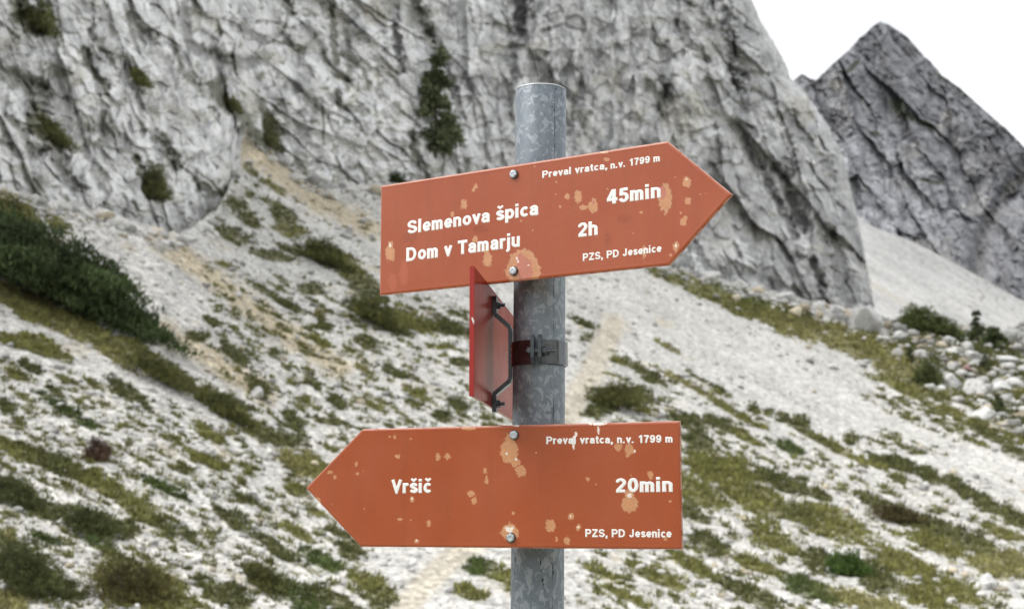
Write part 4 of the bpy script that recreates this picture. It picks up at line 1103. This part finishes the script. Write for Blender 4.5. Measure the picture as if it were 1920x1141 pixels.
gm = sstep(.20, .36, fbm(CX / 20, CY / 17, 95, 4, .62)) * interp(CX, [(-400, .6), (300, .55), (420, 1.15), (780, .95), (900, .15), (1700, .12)])
nf = sstep(70, 5, foot(CX) - CY) * sstep(340, 420, CX) * sstep(1000, 800, CX)
gm = gm + nf * sstep(-.05, .25, fbm(CX / 26, CY / 14, 99, 4, .6))
ms = np.maximum(ms, np.clip(gm * .75, 0, .85))
ccol = ccol * (1 - ms[..., None] * .85) + MOSS * ms[..., None] * .85
rub = (sstep(400, 440, CX) * sstep(800, 720, CX) * sstep(60, 150, CY + (CX - 420) * -.12))[..., None]
ccol = np.clip(ccol * (1 + .16 * rub * (fbm(CX / 9, CY / 8, 120, 3, .6)[..., None] * 2.2 + .5)), 0, .78)
# wrap the right-hand edge round the back of the buttress
wk = 14
wrapP = []
for k in range(1, wk + 1):
    wrapP.append(at(CX[:, -1] - 1.2 * k - .3 * k * k, CY[:, -1], Yc[:, -1] * (1 + .012 * k + .0015 * k * k)))
Pw = np.stack(wrapP, 1)
Pall = np.concatenate([Pc, Pw], 1)
Call = np.concatenate([ccol, np.repeat(ccol[:, -1:], wk, 1)], 1)
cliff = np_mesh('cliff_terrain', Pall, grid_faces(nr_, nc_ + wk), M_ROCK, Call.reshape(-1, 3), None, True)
tag(cliff, kind='structure')

# ------------------------------------------------------------------ far peak and its scree
RIDGE = [(1380, 360), (1440, 230), (1478, 165), (1492, 147), (1504, 138), (1518, 147), (1530, 150), (1560, 121), (1590, 95), (1612, 72), (1640, 47), (1652, 40), (1672, 50), (1700, 68), (1730, 102), (1758, 130), (1766, 141), (1800, 165),
         (1850, 210), (1880, 235), (1900, 254), (1920, 275), (2000, 340), (2150, 440), (2400, 560)]
FFOOT = [(1380, 560), (1560, 400), (1600, 402), (1640, 428), (1700, 450), (1760, 478), (1810, 505), (1835, 520), (1860, 518), (1885, 540), (1905, 560), (1930, 570), (2400, 610)]
fx_ = np.linspace(1380, 2400, 520); fr = 300
FX = np.repeat(fx_[None], fr, 0)
rt = interp(fx_, RIDGE)
ff = interp(fx_, FFOOT) + 12
q_ = np.linspace(0, 1, fr)
jr = 3.2 * fbm(fx_ / 11, fx_ * 0, 96, 4, .6)
FY = rt[None] + (ff - rt)[None] * q_[:, None] + jr[None] * np.exp(-q_ * 14)[:, None]
wx = FX + 14 * fbm(FX / 60, FY / 60, 101, 3); wy = FY + 14 * fbm(FX / 60, FY / 60, 102, 3)
def rot(deg, x, y):
    c, s = math.cos(R(deg)), math.sin(R(deg)); return x * c + y * s, -x * s + y * c
a, b = rot(58, wx, wy)
f1, f2, r, dx, dy, r2, r3 = cells(a / 190, b / 46, 103)
hf = 12 * (r - .5) + 26 * (r2 - .5) * dx + 42 * (r3 - .5) * dy
f1, f2, r, dx, dy, r2, r3 = cells(a / 30, b / 14, 104)
hf += 2.5 * (r - .5) + 7 * (r2 - .5) * dx + 6 * (r3 - .5) * dy
hf += 6 * ridged(a / 70, b / 30, 105, 4, .6) + 2.2 * fbm(FX / 7, FY / 9, 106, 3)
d1 = polydist(FX, FY, [(1990, 250), (1920, 318), (1890, 365), (1855, 410), (1840, 450), (1833, 515)])
hf -= 15 * sstep(22, 2, d1)
hf -= 4 * sstep(10, 2, polydist(FX, FY, [(1560, 220), (1595, 260), (1600, 330), (1605, 400)]))
hf += 24 * sstep(0, 70, FX - interp(FY, [(250, 1975), (318, 1925), (410, 1860), (515, 1838)]))
Yf = 330 * (1 + .9 * (ff[None] + 0 * FY - FY) / FPX) * (1 - 2.6 * hf / FPX)
Pf = at(FX, FY, Yf)
lowf = sstep(.25, .85, q_)[:, None] 
nzf = fbm(FX / 40, FY / 50, 107, 4, .6)
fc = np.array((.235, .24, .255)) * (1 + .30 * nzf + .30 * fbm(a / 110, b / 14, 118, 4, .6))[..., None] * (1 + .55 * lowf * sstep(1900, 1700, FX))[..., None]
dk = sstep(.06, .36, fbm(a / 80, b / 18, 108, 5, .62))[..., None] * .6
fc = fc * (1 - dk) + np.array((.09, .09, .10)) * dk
gr = np.zeros(FX.shape)
for cx_, cy_, rx_, ry_, dg_ in ((1685, 200, 16, 24, -30), (1740, 235, 30, 8, 25), (1765, 145, 14, 5, 35), (1810, 172, 34, 7, 38), (1700, 215, 28, 7, 30), (1640, 250, 14, 5, 10), (1900, 345, 26, 9, -40), (1745, 340, 26, 5, 10), (1600, 125, 24, 6, -45)):
    gr = np.maximum(gr, sstep(1.2, .6, ell(FX, FY, cx_, cy_, rx_, ry_, dg_) + .5 * fbm(FX / 9, FY / 9, 109, 2)))
fc = fc * (1 - .8 * gr[..., None]) + np.array((.055, .065, .035)) * .8 * gr[..., None]
pal = sstep(.35, .6, fbm(FX / 50, FY / 40, 110, 3) + .35 * sstep(60, 10, polydist(FX, FY, [(1770, 250), (1800, 330), (1830, 400)])))[..., None]
fc = fc * (1 - .55 * pal) + np.array((.50, .49, .48)) * .55 * pal
fc = fc * (1 - .5 * sstep(16, 3, d1)[..., None]) + np.array((.45, .44, .43)) * .5 * sstep(16, 3, d1)[..., None]
# the ridge falls away behind
bk = 10
Pb = np.stack([at(fx_, rt + jr + 3 * k + k * k * 2.0, Yf[0] * (1 + .02 * k + .006 * k * k)) for k in range(bk, 0, -1)], 0)
V = np.concatenate([Pb, Pf], 0)
C = np.concatenate([np.repeat(fc[:1], bk, 0), fc], 0)
tag(np_mesh('mountain_peak', V, grid_faces(fr + bk, 520), M_FARROCK, C.reshape(-1, 3), None, True), kind='structure')
# scree fan between the peak and the near slope
sx_ = np.linspace(1480, 2420, 420); sr = 200
SX = np.repeat(sx_[None], sr, 0)
st_ = interp(sx_, FFOOT) - 2
st2 = interp(sx_, [(1480, 355), (1600, 400), (1700, 450), (1920, 565), (2100, 605), (2420, 625)])
st2 = np.convolve(np.pad(st2, 20, 'edge'), np.ones(41) / 41, 'valid')
sb_ = np.full(sx_.shape, 660.)
q_ = np.linspace(0, 1, sr)
SY = st_[None] + (sb_ - st_)[None] * q_[:, None]
tq = np.clip((SY - st2[None]) / (sb_ - st2)[None], -.3, 1)
Ys = 320 * np.exp(-tq * math.log(320 / 84.))
a, b = rot(31, SX, SY)
hs = 12 * fbm(a / 200, b / 26, 112, 4) + 3 * fbm(a / 14, b / 6, 113, 3)
Ys = Ys * (1 - hs / FPX)
scol = np.array((.45, .447, .435)) * (1 + .36 * fbm(a / 150, b / 16, 114, 5, .65) + .30 * fbm(a / 12, b / 5, 115, 3, .6))[..., None]
tq2 = sstep(10, 2, polydist(SX, SY, [(1625, 525), (1680, 560), (1740, 590)]) + 3 * fbm(a / 20, b / 9, 116, 2))[..., None] * .4
scol = scol * (1 - tq2) + np.array((.40, .36, .28)) * tq2
spk = sstep(.30, .42, fbm(a / 12, b / 5, 117, 3) + .22 * sstep(90, 20, np.hypot(SX - 1850, (SY - 555) * 1.6)) - .12)[..., None] * .6
scol = scol * (1 - spk) + np.array((.17, .16, .13)) * spk
tag(np_mesh('scree_fan_terrain', at(SX, SY, Ys), grid_faces(sr, 420), M_GRAVEL, scol.reshape(-1, 3), None, True), kind='structure')
#==OBJECTS==
# ------------------------------------------------------------------ loose stones
def ico(sub):
    bm = bmesh.new(); bmesh.ops.create_icosphere(bm, subdivisions=sub, radius=1)
    V = np.array([v.co[:] for v in bm.verts]); F = np.array([[v.index for v in f.verts] for f in bm.faces]); bm.free()
    return V, F
def rock_shape(V, seed, cuts=9, rough=.10):
    g = np.random.default_rng(seed)
    n = g.normal(size=(cuts, 3)); n /= np.linalg.norm(n, axis=1)[:, None]
    d = g.uniform(.30, .72, cuts)
    r = np.ones(len(V))
    for k in range(cuts):
        c = V @ n[k]
        r = np.where(c > .05, np.minimum(r, d[k] / np.maximum(c, .05)), r)
    r = r * (1 + rough * fbm(V[:, 0] * 2.2 + 9, V[:, 1] * 2.2 + V[:, 2] * 1.7, seed, 3))
    return V * r[:, None] * g.uniform(.75, 1.1, 3)
def rand_rot(g, n):
    q = g.normal(size=(n, 4)); q /= np.linalg.norm(q, axis=1)[:, None]
    w_, x, y, z = q.T
    return np.stack([1 - 2 * (y * y + z * z), 2 * (x * y - z * w_), 2 * (x * z + y * w_), 2 * (x * y + z * w_), 1 - 2 * (x * x + z * z), 2 * (y * z - x * w_),
                     2 * (x * z - y * w_), 2 * (y * z + x * w_), 1 - 2 * (x * x + y * y)], -1).reshape(n, 3, 3)
I1 = ico(1); I2 = ico(2); I4 = ico(4)
def stones(name, pos, rad, protoV, protoF, cols, mat, g, flat=.7):
    n = len(pos)
    Rm = rand_rot(g, n)
    kk = g.integers(0, len(protoV), n)
    PV = np.stack(protoV)[kk]                            # n, v, 3
    Vw = np.einsum('nij,nvj->nvi', Rm, PV)
    Vw[..., 2] *= flat
    Vw = Vw * rad[:, None, None] + pos[:, None]
    nv = PV.shape[1]
    F = (protoF[None] + (np.arange(n) * nv)[:, None, None]).reshape(-1, 3)
    C = np.repeat(cols, nv, 0)
    return np_mesh(name, Vw.reshape(-1, 3), F, mat, C, None, False)
g = np.random.default_rng(5)
def scatter(n, x0, x1, y0, y1, g):
    px = g.uniform(x0, x1, n); py = g.uniform(y0, y1, n)
    ok = py > foot(px) + 1
    return px[ok], py[ok]
px, py = scatter(52000, -150, 2070, 230, 1190, g)
vg, _ = veg_mask(px, py)
chute_ = (sstep(0, 22, py - interp(px, [(1060, 520), (1250, 560), (1500, 690), (1760, 800), (1920, 850)])) * sstep(0, 22, interp(px, [(1060, 560), (1250, 640), (1500, 750), (1920, 930)]) - py) * (px > 1150))
a_, b_ = lay(px, py)
dens = .35 + .65 * sstep(-.1, .35, fbm(a_ / 60, b_ / 22, 130, 3))
dens = dens * (1 - .85 * sstep(40, 18, polydist(px, py, TRAIL))) * (1 - .8 * chute_)
keep = (g.random(len(px)) < dens * (1 - .8 * vg))
px, py = px[keep], py[keep]
sz = 1.6 + 2.2 * g.pareto(2.2, len(px))
sz = np.clip(sz, 1.4, 13)
bx = g.uniform(1630, 2060, 1100); by = foot(bx) + 2 + g.random(1100) * 235
keep0 = g.random(1100) < .75
bx, by = bx[keep0], by[keep0]
kb = by < 640 + (bx - 1640) * .80
bx, by = bx[kb], by[kb]
fxr = g.uniform(-100, 1660, 900); bx = np.concatenate([bx, fxr]); by = np.concatenate([by, foot(fxr) + np.abs(g.normal(size=900)) * 12 + 1])
px = np.concatenate([px, bx]); py = np.concatenate([py, by]); sz = np.concatenate([sz, np.clip(4.8 + 4.0 * g.pareto(1.7, len(bx)), 4.8, 20)])
bf = ((px > 1640) & (py < 620 + (px - 1640) * .75))
sz = np.where(bf, np.clip(sz * 1.25, 2, 20), sz)
Yg = ground_Y(px, py)
pos = at(px, py, Yg); rad = sz * Yg / FPX
tn_ = g.uniform(.45, 1.15, len(px))
cols = np.array((.57, .565, .55)) * tn_[:, None]
warm_ = g.random(len(px)) < .15
cols[warm_] = np.array((.55, .49, .38)) * tn_[warm_][:, None]
pos[:, 2] += rad * .15
protos = [rock_shape(I2[0], 40 + k, 6, .05) for k in range(8)]
protos1 = [rock_shape(I1[0], 60 + k, 6) for k in range(8)]
big = sz > 4.5
tag(stones('scree_stones', pos[~big], rad[~big], protos1, I1[1], cols[~big], M_STONE, g), kind='stuff')
tag(stones('scree_rubble', pos[big], rad[big], protos, I2[1], cols[big], M_STONE, g), kind='stuff')

# ------------------------------------------------------------------ low plants
def blades(pos, n_per, hgt, wid, spread, col, g, up=(0, 0, 1), lean=.7, cvar=.35, tipf=1.5):
    """tufts of small pointed leaves: pos (n,3), hgt/wid/spread per tuft (n,)"""
    n = len(pos); m = n * n_per
    P = np.repeat(pos, n_per, 0); H = np.repeat(hgt, n_per) * g.uniform(.45, 1.15, m); W = np.repeat(wid, n_per) * g.uniform(.6, 1.4, m); S = np.repeat(spread, n_per)
    az = g.uniform(0, 2 * PI, m); rr = np.sqrt(g.random(m)) * S
    P = P + np.stack([rr * np.cos(az), rr * np.sin(az), -.15 * H], -1)
    d = np.stack([np.cos(az) * lean * g.random(m), np.sin(az) * lean * g.random(m), np.ones(m)], -1) + g.normal(size=(m, 3)) * .22
    d /= np.linalg.norm(d, axis=1)[:, None]
    s_ = np.cross(d, g.normal(size=(m, 3))); s_ /= np.linalg.norm(s_, axis=1)[:, None]
    dome = np.sqrt(np.clip(1 - (rr / np.maximum(S, 1e-6)) ** 2, .12, 1))
    tip = P + d * (H * dome)[:, None]
    mid1 = P + d * (H * dome * .45)[:, None] + s_ * W[:, None]; mid2 = P + d * (H * dome * .45)[:, None] - s_ * W[:, None]
    V = np.stack([P, mid1, tip, mid2], 1).reshape(-1, 3)
    F = np.arange(m * 4).reshape(m, 4)
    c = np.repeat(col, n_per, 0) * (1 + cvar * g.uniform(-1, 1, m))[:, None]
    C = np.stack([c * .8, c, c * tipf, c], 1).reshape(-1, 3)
    return V, F, C
def sample_cover(n, y0, y1, x0=-120, x1=2040):
    px = g.uniform(x0, x1, n); py = g.uniform(y0, y1, n)
    ok = py > foot(px) + 3; px, py = px[ok], py[ok]
    v, c = veg_mask(px, py)
    k = g.random(len(px)) < v
    return px[k], py[k], c[k]
parts = []
for n, y0, y1, hp in ((30000, 250, 620, 9), (42000, 560, 900, 11), (30000, 860, 1200, 15)):
    px, py, c = sample_cover(n, y0, y1)
    Yg = ground_Y(px, py); pos = at(px, py, Yg)
    u = Yg / FPX
    t = g.uniform(.6, 1.4, len(px))
    hum = fbm(px / 18, py / 10, 140, 3)
    hh = np.clip(hp * (1 + .9 * hum), 3, None) * t
    cc = c * (1 + .5 * hum)[:, None] * g.uniform(.75, 1.3, len(px))[:, None]
    parts.append(blades(pos, 12, hh * u, 1.3 * u, 6.5 * u, cc, g))
off = 0; Vs = []; Fs = []; Cs = []
for V, F, C in parts:
    Vs.append(V); Fs.append(F + off); Cs.append(C); off += len(V)
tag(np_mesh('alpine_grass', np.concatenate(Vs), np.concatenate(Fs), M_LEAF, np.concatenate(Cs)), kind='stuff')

# ------------------------------------------------------------------ single shrubs: mound of leafy sprays over short woody stems
def surf(px, py):
    """surface point on slope or cliff for a photo position"""
    px = float(px); py = float(py)
    if py > float(foot(px)) or px > 1640:
        Yq = float(ground_Y(np.array([px]), np.array([py]))[0])
    else:
        hq, _, _ = cliff_h(np.array([[px]]), np.array([[py]]))
        Yq = float(cliff_Y(np.array([[px]]), np.array([[py]]), hq)[0, 0])
    return at(px, py, Yq), Yq
def shrub(name, label, px, py, w, h, col, tilt=0, group=None, n=900, leaf=2.6, cat='shrub', upright=.8, lift=0.0):
    """w, h: size in photo pixels; (px, py) the middle of its foot"""
    P0, Yq = surf(px, py)
    u = Yq / FPX
    root = empty(name, tuple(P0), label, cat, group)
    lg = np.random.default_rng(int(px * 7 + py))
    # points through a lumpy dome
    m = n
    q = lg.normal(size=(m, 3)); q /= np.linalg.norm(q, axis=1)[:, None]
    rr = lg.uniform(.2, 1.1, m) ** .6
    q = q * rr[:, None]; q[:, 2] = np.abs(q[:, 2])
    lump = 1 + .75 * fbm(np.arctan2(q[:, 1], q[:, 0]) * 1.6 + px, q[:, 2] * 2.4, int(px), 3)
    q = q * lump[:, None]
    A = np.stack([q[:, 0] * w / 2 * u, q[:, 1] * w * .42 * u, q[:, 2] * h * u], -1)
    A[:, 2] -= np.tan(R(tilt)) * A[:, 0] 
    d = np.stack([q[:, 0] * .6, q[:, 1] * .6, np.full(m, upright)], -1) + lg.normal(size=(m, 3)) * .3
    d /= np.linalg.norm(d, axis=1)[:, None]
    k = 7
    tuftP = np.repeat(A, k, 0) + lg.normal(size=(m * k, 3)) * leaf * u * .8
    dd = np.repeat(d, k, 0) + lg.normal(size=(m * k, 3)) * .45; dd /= np.linalg.norm(dd, axis=1)[:, None]
    s_ = np.cross(dd, lg.normal(size=dd.shape)); s_ /= np.linalg.norm(s_, axis=1)[:, None]
    L = leaf * u * lg.uniform(1.2, 3.2, m * k); W = leaf * u * .34
    V = np.stack([tuftP, tuftP + dd * (L * .5)[:, None] + s_ * W, tuftP + dd * L[:, None], tuftP + dd * (L * .5)[:, None] - s_ * W], 1).reshape(-1, 3)
    F = np.arange(m * k * 4).reshape(-1, 4)
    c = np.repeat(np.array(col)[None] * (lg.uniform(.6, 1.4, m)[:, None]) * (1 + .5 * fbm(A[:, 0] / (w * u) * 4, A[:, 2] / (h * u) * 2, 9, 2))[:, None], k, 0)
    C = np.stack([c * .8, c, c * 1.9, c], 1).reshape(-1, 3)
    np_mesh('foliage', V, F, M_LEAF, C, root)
    # stems
    bm = bmesh.new()
    prevc = None
    ns = 9
    for j in range(ns):
        az = 2 * PI * j / ns + lg.uniform(-.3, .3)
        tipp = Vector((math.cos(az) * w * .36 * u, math.sin(az) * w * .3 * u, h * u * lg.uniform(.5, .85)))
        tipp.z -= math.tan(R(tilt)) * tipp.x
        p = [Vector((0, 0, -h * u * .1)), Vector((tipp.x * .35, tipp.y * .35, h * u * .2 - math.tan(R(tilt)) * tipp.x * .35)), tipp]
        prev = None
        for i_, (c0, r_) in enumerate(zip(p, (.05, .035, .008))):
            rad_ = r_ * h * u
            ring = [bm.verts.new(c0 + Vector((math.cos(2 * PI * t / 5) * rad_, math.sin(2 * PI * t / 5) * rad_, 0))) for t in range(5)]
            if prev:
                for t in range(5): bm.faces.new((prev[t], prev[(t + 1) % 5], ring[(t + 1) % 5], ring[t]))
            prev = ring
    # joined by a root crown
    bmesh.ops.create_icosphere(bm, subdivisions=2, radius=h * u * .12)
    bm_obj('stem', bm, M_BARK, root, True)
    return root
DK = (.070, .080, .030); DKO = (.095, .098, .034); OLV = (.14, .132, .046); GRN = (.055, .070, .022); YEL = (.17, .15, .045)
# the big dwarf pine at the left edge
dp = shrub('dwarf_pine', 'big dark green dwarf pine bush spreading down the left edge of the slope', 98, 556, 380, 108, (.044, .062, .024), 27, None, 8000, 5.5, 'dwarf pine', 1.5)
SH = [
 ('grass_mound', 'olive grassy hummock above the big dwarf pine', 22, 425, 95, 52, OLV, 20, 'hummock'),
 ('shrub', 'small reddish brown round bush alone on the gravel', 182, 862, 44, 36, (.085, .055, .040), 0, 'shrub'),
 ('grass_mound', 'large olive brown grass mound at the bottom edge left of the lower sign', 262, 1165, 190, 105, (.085, .078, .028), 22, 'hummock'),
 ('shrub', 'large dark shrub in the bottom left corner', 52, 1110, 150, 78, DK, 30, 'shrub'),
 ('shrub', 'dark shrub below and right of the dwarf pine, first of the sloping row', 300, 712, 118, 38, DKO, 27, 'shrub'),
 ('shrub', 'long dark shrub halfway between dwarf pine and the tip of the lower sign', 424, 780, 96, 40, DKO, 28, 'shrub'),
 ('shrub', 'dark shrub under the long gravel streak by the left edge, lower one of two', 175, 1000, 104, 42, DK, 18, 'shrub'),
 ('shrub', 'dark shrub touching the left edge between two olive turf bands', 28, 945, 96, 40, DK, 24, 'shrub'),
 ('shrub', 'low dark shrub at the bottom edge beneath the tip of the lower sign', 500, 1108, 100, 42, DKO, 33, 'shrub'),
 ('shrub', 'dark shrub cushion left of the upper sign, middle of the slope', 612, 496, 96, 40, DKO, 24, 'shrub'),
 ('shrub', 'wide dark shrub just under the lower left corner of the upper sign', 712, 612, 108, 44, DKO, 28, 'shrub'),
 ('shrub', 'small dark shrub against the upper left corner of the upper sign', 730, 345, 54, 22, (.030, .040, .016), 0, 'shrub'),
 ('shrub', 'rounded dark shrub right of the post above the lower sign', 1155, 765, 118, 42, DKO, -4, 'shrub'),
 ('shrub', 'bright green low shrub near the bottom right of the slope', 1592, 1078, 74, 36, (.055, .095, .022), 8, 'shrub'),
 ('shrub', 'brownish dark shrub bordering the pale gravel on the lower right', 1690, 980, 100, 26, (.070, .058, .026), 12, 'shrub'),
 ('shrub', 'dark shrub in the hollow high on the left cliff at the top edge', 62, 52, 100, 60, (.095, .100, .040), 25, 'shrub'),
 ('shrub', 'olive tuft of shrub on a narrow ledge of the left cliff', 262, 158, 34, 24, (.12, .122, .046), 20, 'shrub'),
 ('shrub', 'dark shrub filling the notch left of the pale outcrop', 96, 262, 90, 36, (.110, .112, .044), 30, 'shrub'),
 ('shrub', 'dark hanging shrub in the cleft of the pale outcrop by the slope', 287, 372, 58, 56, (.095, .10, .042), 10, 'shrub'),
 ('shrub', 'grey green shrub in the gully right of the big pale slab', 488, 268, 76, 54, (.115, .118, .06), 20, 'shrub'),
 ('shrub', 'dark shrub at the upper end of the gully right of the big pale slab', 425, 196, 54, 28, (.11, .112, .05), 40, 'shrub'),
 ('shrub', 'dark shrub at the end of the green turf band beside the boulders', 1740, 722, 46, 38, (.085, .10, .04), 0, 'shrub'),
 ('shrub', 'leafy green shrub in front of the scree fan, above the boulders', 1722, 620, 70, 44, (.10, .125, .045), 10, 'shrub'),
 ('shrub', 'dark green shrub between pale rocks under the scree fan', 1772, 632, 64, 34, (.09, .108, .042), 20, 'shrub'),
]
for nm, lb, x, y, w_, h_, c_, tl, ct in SH:
    shrub(nm, lb, x, y, w_, h_, c_, tl, None, int(200 + w_ * h_ * .16), 2.8, ct)

# ------------------------------------------------------------------ conifers
def conifer(label, px, py, hpx, wpx, col, tiers, seed, cat='tree', gaps=.25, lean=0, bare=.06):
    P0, Yq = surf(px, py)
    u = Yq / FPX; H = hpx * u; W = wpx * u / 2
    lg = np.random.default_rng(seed)
    root = empty('conifer_tree', tuple(P0), label, cat)
    bm = bmesh.new(); prev = None
    for k in range(9):
        f = k / 8
        c = Vector((lean * H * f + .012 * H * math.sin(f * 7), 0, H * f - .02 * H)); r_ = H * .017 * (1 - f) + .002 * H
        ring = [bm.verts.new(c + Vector((math.cos(2 * PI * t / 8) * r_, math.sin(2 * PI * t / 8) * r_, 0))) for t in range(8)]
        if prev:
            for t in range(8): bm.faces.new((prev[t], prev[(t + 1) % 8], ring[(t + 1) % 8], ring[t]))
        prev = ring
    bm.faces.new(prev)
    bm_obj('trunk', bm, M_BARK, root, True)
    Vs, Cs = [], []
    for k in range(tiers):
        f = bare + (1 - bare) * (k + lg.uniform(-.3, .3)) / tiers
        prof = (1 - f) ** .75 * .9 + .08
        for j in range(7):
            if lg.random() < gaps: continue
            az = lg.uniform(0, 2 * PI); L = W * prof * lg.uniform(.5, 1.15)
            ax_ = np.array((math.cos(az), math.sin(az), lg.uniform(-.25, .12)))
            base = np.array((lean * H * f, 0, H * f))
            nb = max(40, int(230 * L / W))
            t = lg.random(nb) ** .8
            p = base + ax_ * (L * t)[:, None]; p[:, 2] += -.12 * L * t ** 2 + .05 * H / tiers * lg.normal(size=nb)
            p += lg.normal(size=(nb, 3)) * L * .10
            d = ax_ + lg.normal(size=(nb, 3)) * .55 - np.array((0, 0, .15)); d /= np.linalg.norm(d, axis=1)[:, None]
            s_ = np.cross(d, lg.normal(size=d.shape)); s_ /= np.linalg.norm(s_, axis=1)[:, None]
            ll = W * lg.uniform(.14, .30, nb); ww = W * .045
            Vs.append(np.stack([p, p + d * (ll * .5)[:, None] + s_ * ww, p + d * ll[:, None], p + d * (ll * .5)[:, None] - s_ * ww], 1).reshape(-1, 3))
            c = np.array(col) * lg.uniform(.7, 1.4) * lg.uniform(.75, 1.3, nb)[:, None]
            Cs.append(np.repeat(c, 4, 0))
    V = np.concatenate(Vs); C = np.concatenate(Cs)
    np_mesh('crown', V, np.arange(len(V)).reshape(-1, 4), M_LEAF, C, root)
    return root
conifer('tall slim dark spruce growing on the cliff above the upper sign', 815, 292, 234, 108, (.125, .145, .080), 13, 5, 'spruce', .34)
conifer('small young conifer standing upright among boulders at the right edge of the scree', 1833, 640, 66, 40, (.095, .118, .052), 8, 6, 'conifer', .3)
conifer('low bushy conifer beside the tall young one among the boulders', 1862, 652, 42, 60, (.095, .118, .052), 6, 7, 'conifer', .3)
conifer('tiny conifer between the boulders below the two young conifers', 1846, 690, 36, 22, (.095, .118, .052), 6, 8, 'conifer', .3)
conifer('dark sapling at the foot of the boulder heap on the right', 1874, 775, 40, 26, (.095, .118, .052), 6, 9, 'conifer', .3)
conifer('small bush shaped sapling beside the pale boulder pair', 1706, 680, 34, 22, (.095, .118, .052), 6, 10, 'conifer', .3)

# ------------------------------------------------------------------ boulders
BO = [('big rounded pale grey boulder at the right foot of the cliff', 1620, 602, 40, 32, .92), ('boulder with bright sloping top in the middle of the boulder heap', 1783, 716, 22, 18, 1.08),
      ('largest pointed boulder in the heap, split by a dark line', 1829, 724, 27, 27, 1.0), ('flat pale slab lying on top of the boulder heap', 1795, 658, 26, 12, 1.1),
      ('squarish pale boulder right of the flat slab', 1826, 668, 16, 14, 1.08), ('pale boulder near the right edge below the conifers', 1888, 672, 24, 15, 1.05),
      ('grey boulder at the right edge beside the bushy conifer', 1895, 630, 28, 23, .9), ('wide rounded boulder low in the heap above the bare gravel', 1842, 776, 28, 18, 1.08),
      ('pale boulder beside the first conifers under the scree fan', 1688, 632, 19, 14, 1.08), ('small bright boulder near the right edge, middle of the heap', 1880, 726, 20, 14, 1.08),
      ('dark reddish boulder wedged in the heap', 1814, 690, 12, 10, .45), ('small white stone by the end of the turf band', 1745, 727, 12, 8, 1.1),
      ('white boulder low on the right slope among dark shrubs', 1856, 1092, 28, 22, 1.1), ('pale boulder cut by the lower right corner', 1908, 1136, 26, 16, 1.08),
      ('pale block at the cliff foot left of the big rounded boulder', 1572, 576, 22, 12, 1.1), ('wide pale block at the cliff foot above the turf band', 1480, 560, 28, 13, 1.08),
      ('small square block at the cliff foot near the tip of the upper sign', 1392, 536, 16, 15, 1.08), ('low block at the cliff foot beside the point of the upper sign', 1330, 516, 22, 10, 1.1),
      ('long white boulder over a dark hollow, upper one left of the upper sign', 590, 332, 30, 14, 1.12), ('long white boulder over a dark hollow, lower one left of the upper sign', 622, 366, 30, 15, 1.12),
      ('grey boulder in dark turf above the tip of the lower sign', 483, 738, 22, 17, .85), ('pale stone among shrubs below the tip of the lower sign', 470, 928, 22, 10, 1.1),
      ('round pale boulder at the foot of the left outcrop', 298, 462, 22, 14, 1.0), ('bright flat boulder on the gravel above the dwarf pine', 210, 418, 26, 12, 1.1)]
for k, (lb, x, y, rx, ry, tn_) in enumerate(BO):
    P0, Yq = surf(x, y + ry * .5)
    u = Yq / FPX
    V = rock_shape(I4[0], 200 + k, 10, .16)
    V = V / np.abs(V).max(0)
    V = V * np.array((rx, (rx + ry) * .5, ry)) * u
    V[:, 2] += ry * .45 * u
    nz_ = fbm(V[:, 0] / (rx * u) * 2, V[:, 2] / (ry * u) * 2 + V[:, 1] / (rx * u), k, 4)
    C = np.array((.58, .58, .57) if tn_ > .5 else (.30, .20, .18)) * (tn_ if tn_ > .5 else 1) * (1 + .22 * nz_)[:, None]
    o = np_mesh('boulder', V, I4[1], M_STONE, C, None, False)
    o.location = P0
    tag(o, lb, 'boulder', 'boulders on the slope')
